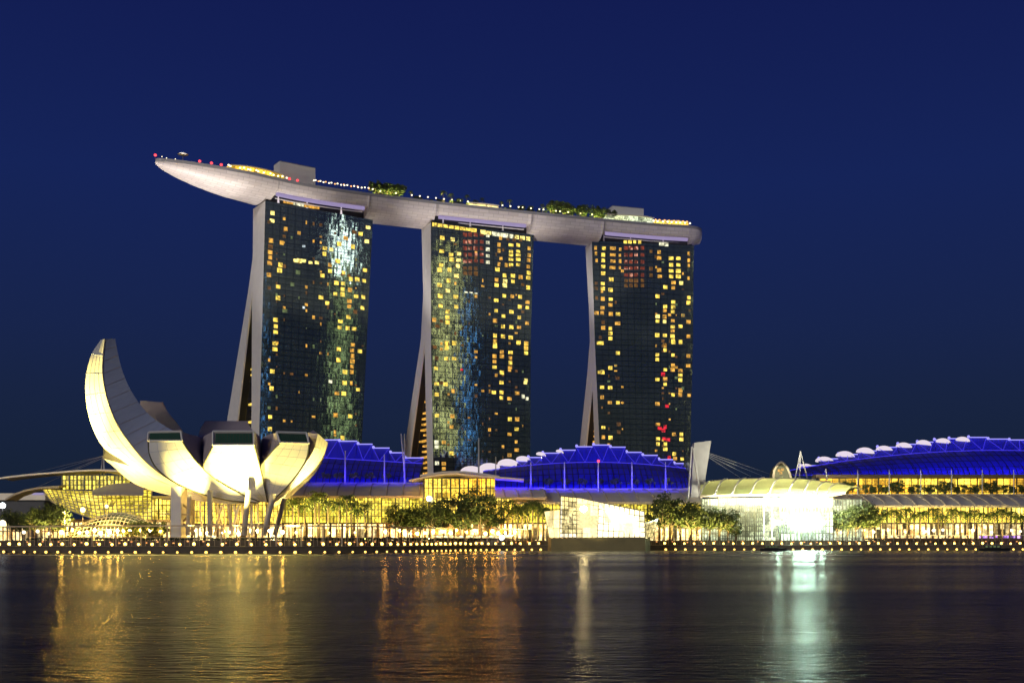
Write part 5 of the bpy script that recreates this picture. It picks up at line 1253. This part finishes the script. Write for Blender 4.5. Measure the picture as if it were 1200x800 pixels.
# ------------------------------------------------------------------ lit towers added outside the frame, placed only to glint in the hotel glass
def lit_facade(name, c1, c2, s, dens):
    m, n, b = nodes(name); L = n.links.new
    b.inputs['Base Color'].default_value = (.03, .03, .04, 1)
    g = n.nodes.new('ShaderNodeNewGeometry'); dv = n.nodes.new('ShaderNodeVectorMath'); dv.operation = 'DIVIDE'; dv.inputs[1].default_value = (3, 3, 3.8)
    fl = n.nodes.new('ShaderNodeVectorMath'); fl.operation = 'FLOOR'; wn = n.nodes.new('ShaderNodeTexWhiteNoise'); L(g.outputs['Position'], dv.inputs[0]); L(dv.outputs[0], fl.inputs[0]); L(fl.outputs[0], wn.inputs['Vector'])
    gt = n.nodes.new('ShaderNodeMath'); gt.operation = 'GREATER_THAN'; gt.inputs[1].default_value = 1 - dens; L(wn.outputs['Value'], gt.inputs[0])
    mu = n.nodes.new('ShaderNodeMath'); mu.operation = 'MULTIPLY'; mu.inputs[1].default_value = s; L(gt.outputs[0], mu.inputs[0])
    mm = n.nodes.new('ShaderNodeMix'); mm.data_type = 'RGBA'; mm.inputs[6].default_value = (*c1, 1); mm.inputs[7].default_value = (*c2, 1); L(wn.outputs['Value'], mm.inputs[0])
    L(mm.outputs[2], b.inputs['Emission Color']); L(mu.outputs[0], b.inputs['Emission Strength']); return m
def reflected(label, c, wdt, dep, h, fr, body, crown=None, ch=0, blank=None):
    A_, B_, u_, v_ = frames[fr]; ctr = (A_ + B_) / 2; c = Vector((c[0], c[1], 0)); d = (ctr - c).normalized(); sdv = Vector((-d.y, d.x, 0))
    q = [c + sdv * wdt / 2, c - sdv * wdt / 2, c - sdv * wdt / 2 - d * dep, c + sdv * wdt / 2 - d * dep]
    r = empty('reflected_tower', (c.x, c.y, 0), label, 'office tower')
    mb = MB(); mb.hexa([p + Vector((0, 0, -1)) for p in q], [p + Vector((0, 0, h)) for p in q]); mb.build('tower_body', 'dark_metal', r); mb = MB(); mb.hexa([q[0] + d * .1 + Vector((0, 0, 8)), q[1] + d * .1 + Vector((0, 0, 8)), q[1] + d * .1 + Vector((0, 0, h)), q[0] + d * .1 + Vector((0, 0, h))], [q[0] + d * .5 + Vector((0, 0, 8)), q[1] + d * .5 + Vector((0, 0, 8)), q[1] + d * .5 + Vector((0, 0, h)), q[0] + d * .5 + Vector((0, 0, h))]); mb.build('lit_floors', body, r)
    if crown: mb = MB(); e_ = [q[0] + Vector((0, 0, h + .1)), q[1] + Vector((0, 0, h + .1)), q[1] + Vector((0, 0, h + ch)), q[0] + Vector((0, 0, h + ch))]; mb.hexa(e_, [p - d * 2 for p in e_]); mb.build('crown', crown, r)
M['reflected_green'] = lit_facade('reflected_green', (.40, .75, .45), (.80, .95, .50), 3.2, .14)
M['reflected_white'] = lit_facade('reflected_white', (.40, .65, 1), (.9, .95, 1), 14, .30)
M['reflected_yellow'] = lit_facade('reflected_yellow', (.75, .85, .35), (1, .9, .45), 5.5, .12)
M['reflected_blue'] = lit_facade('reflected_blue', (.05, .22, 1), (.1, .35, 1), 8.0, .13)
reflected('tall office tower with green tinted lit floors and a white crown, added outside the frame', (552, 265), 20, 20, 282, 0, 'reflected_green', 'reflected_white', 55)
reflected('broad office tower with yellow lit floors, added outside the frame', (452, 178), 32, 14, 300, 1, 'reflected_yellow')
reflected('slim office tower with blue lit panels beside the broad one, added outside the frame', (473, 194), 9, 10, 240, 1, 'reflected_blue')
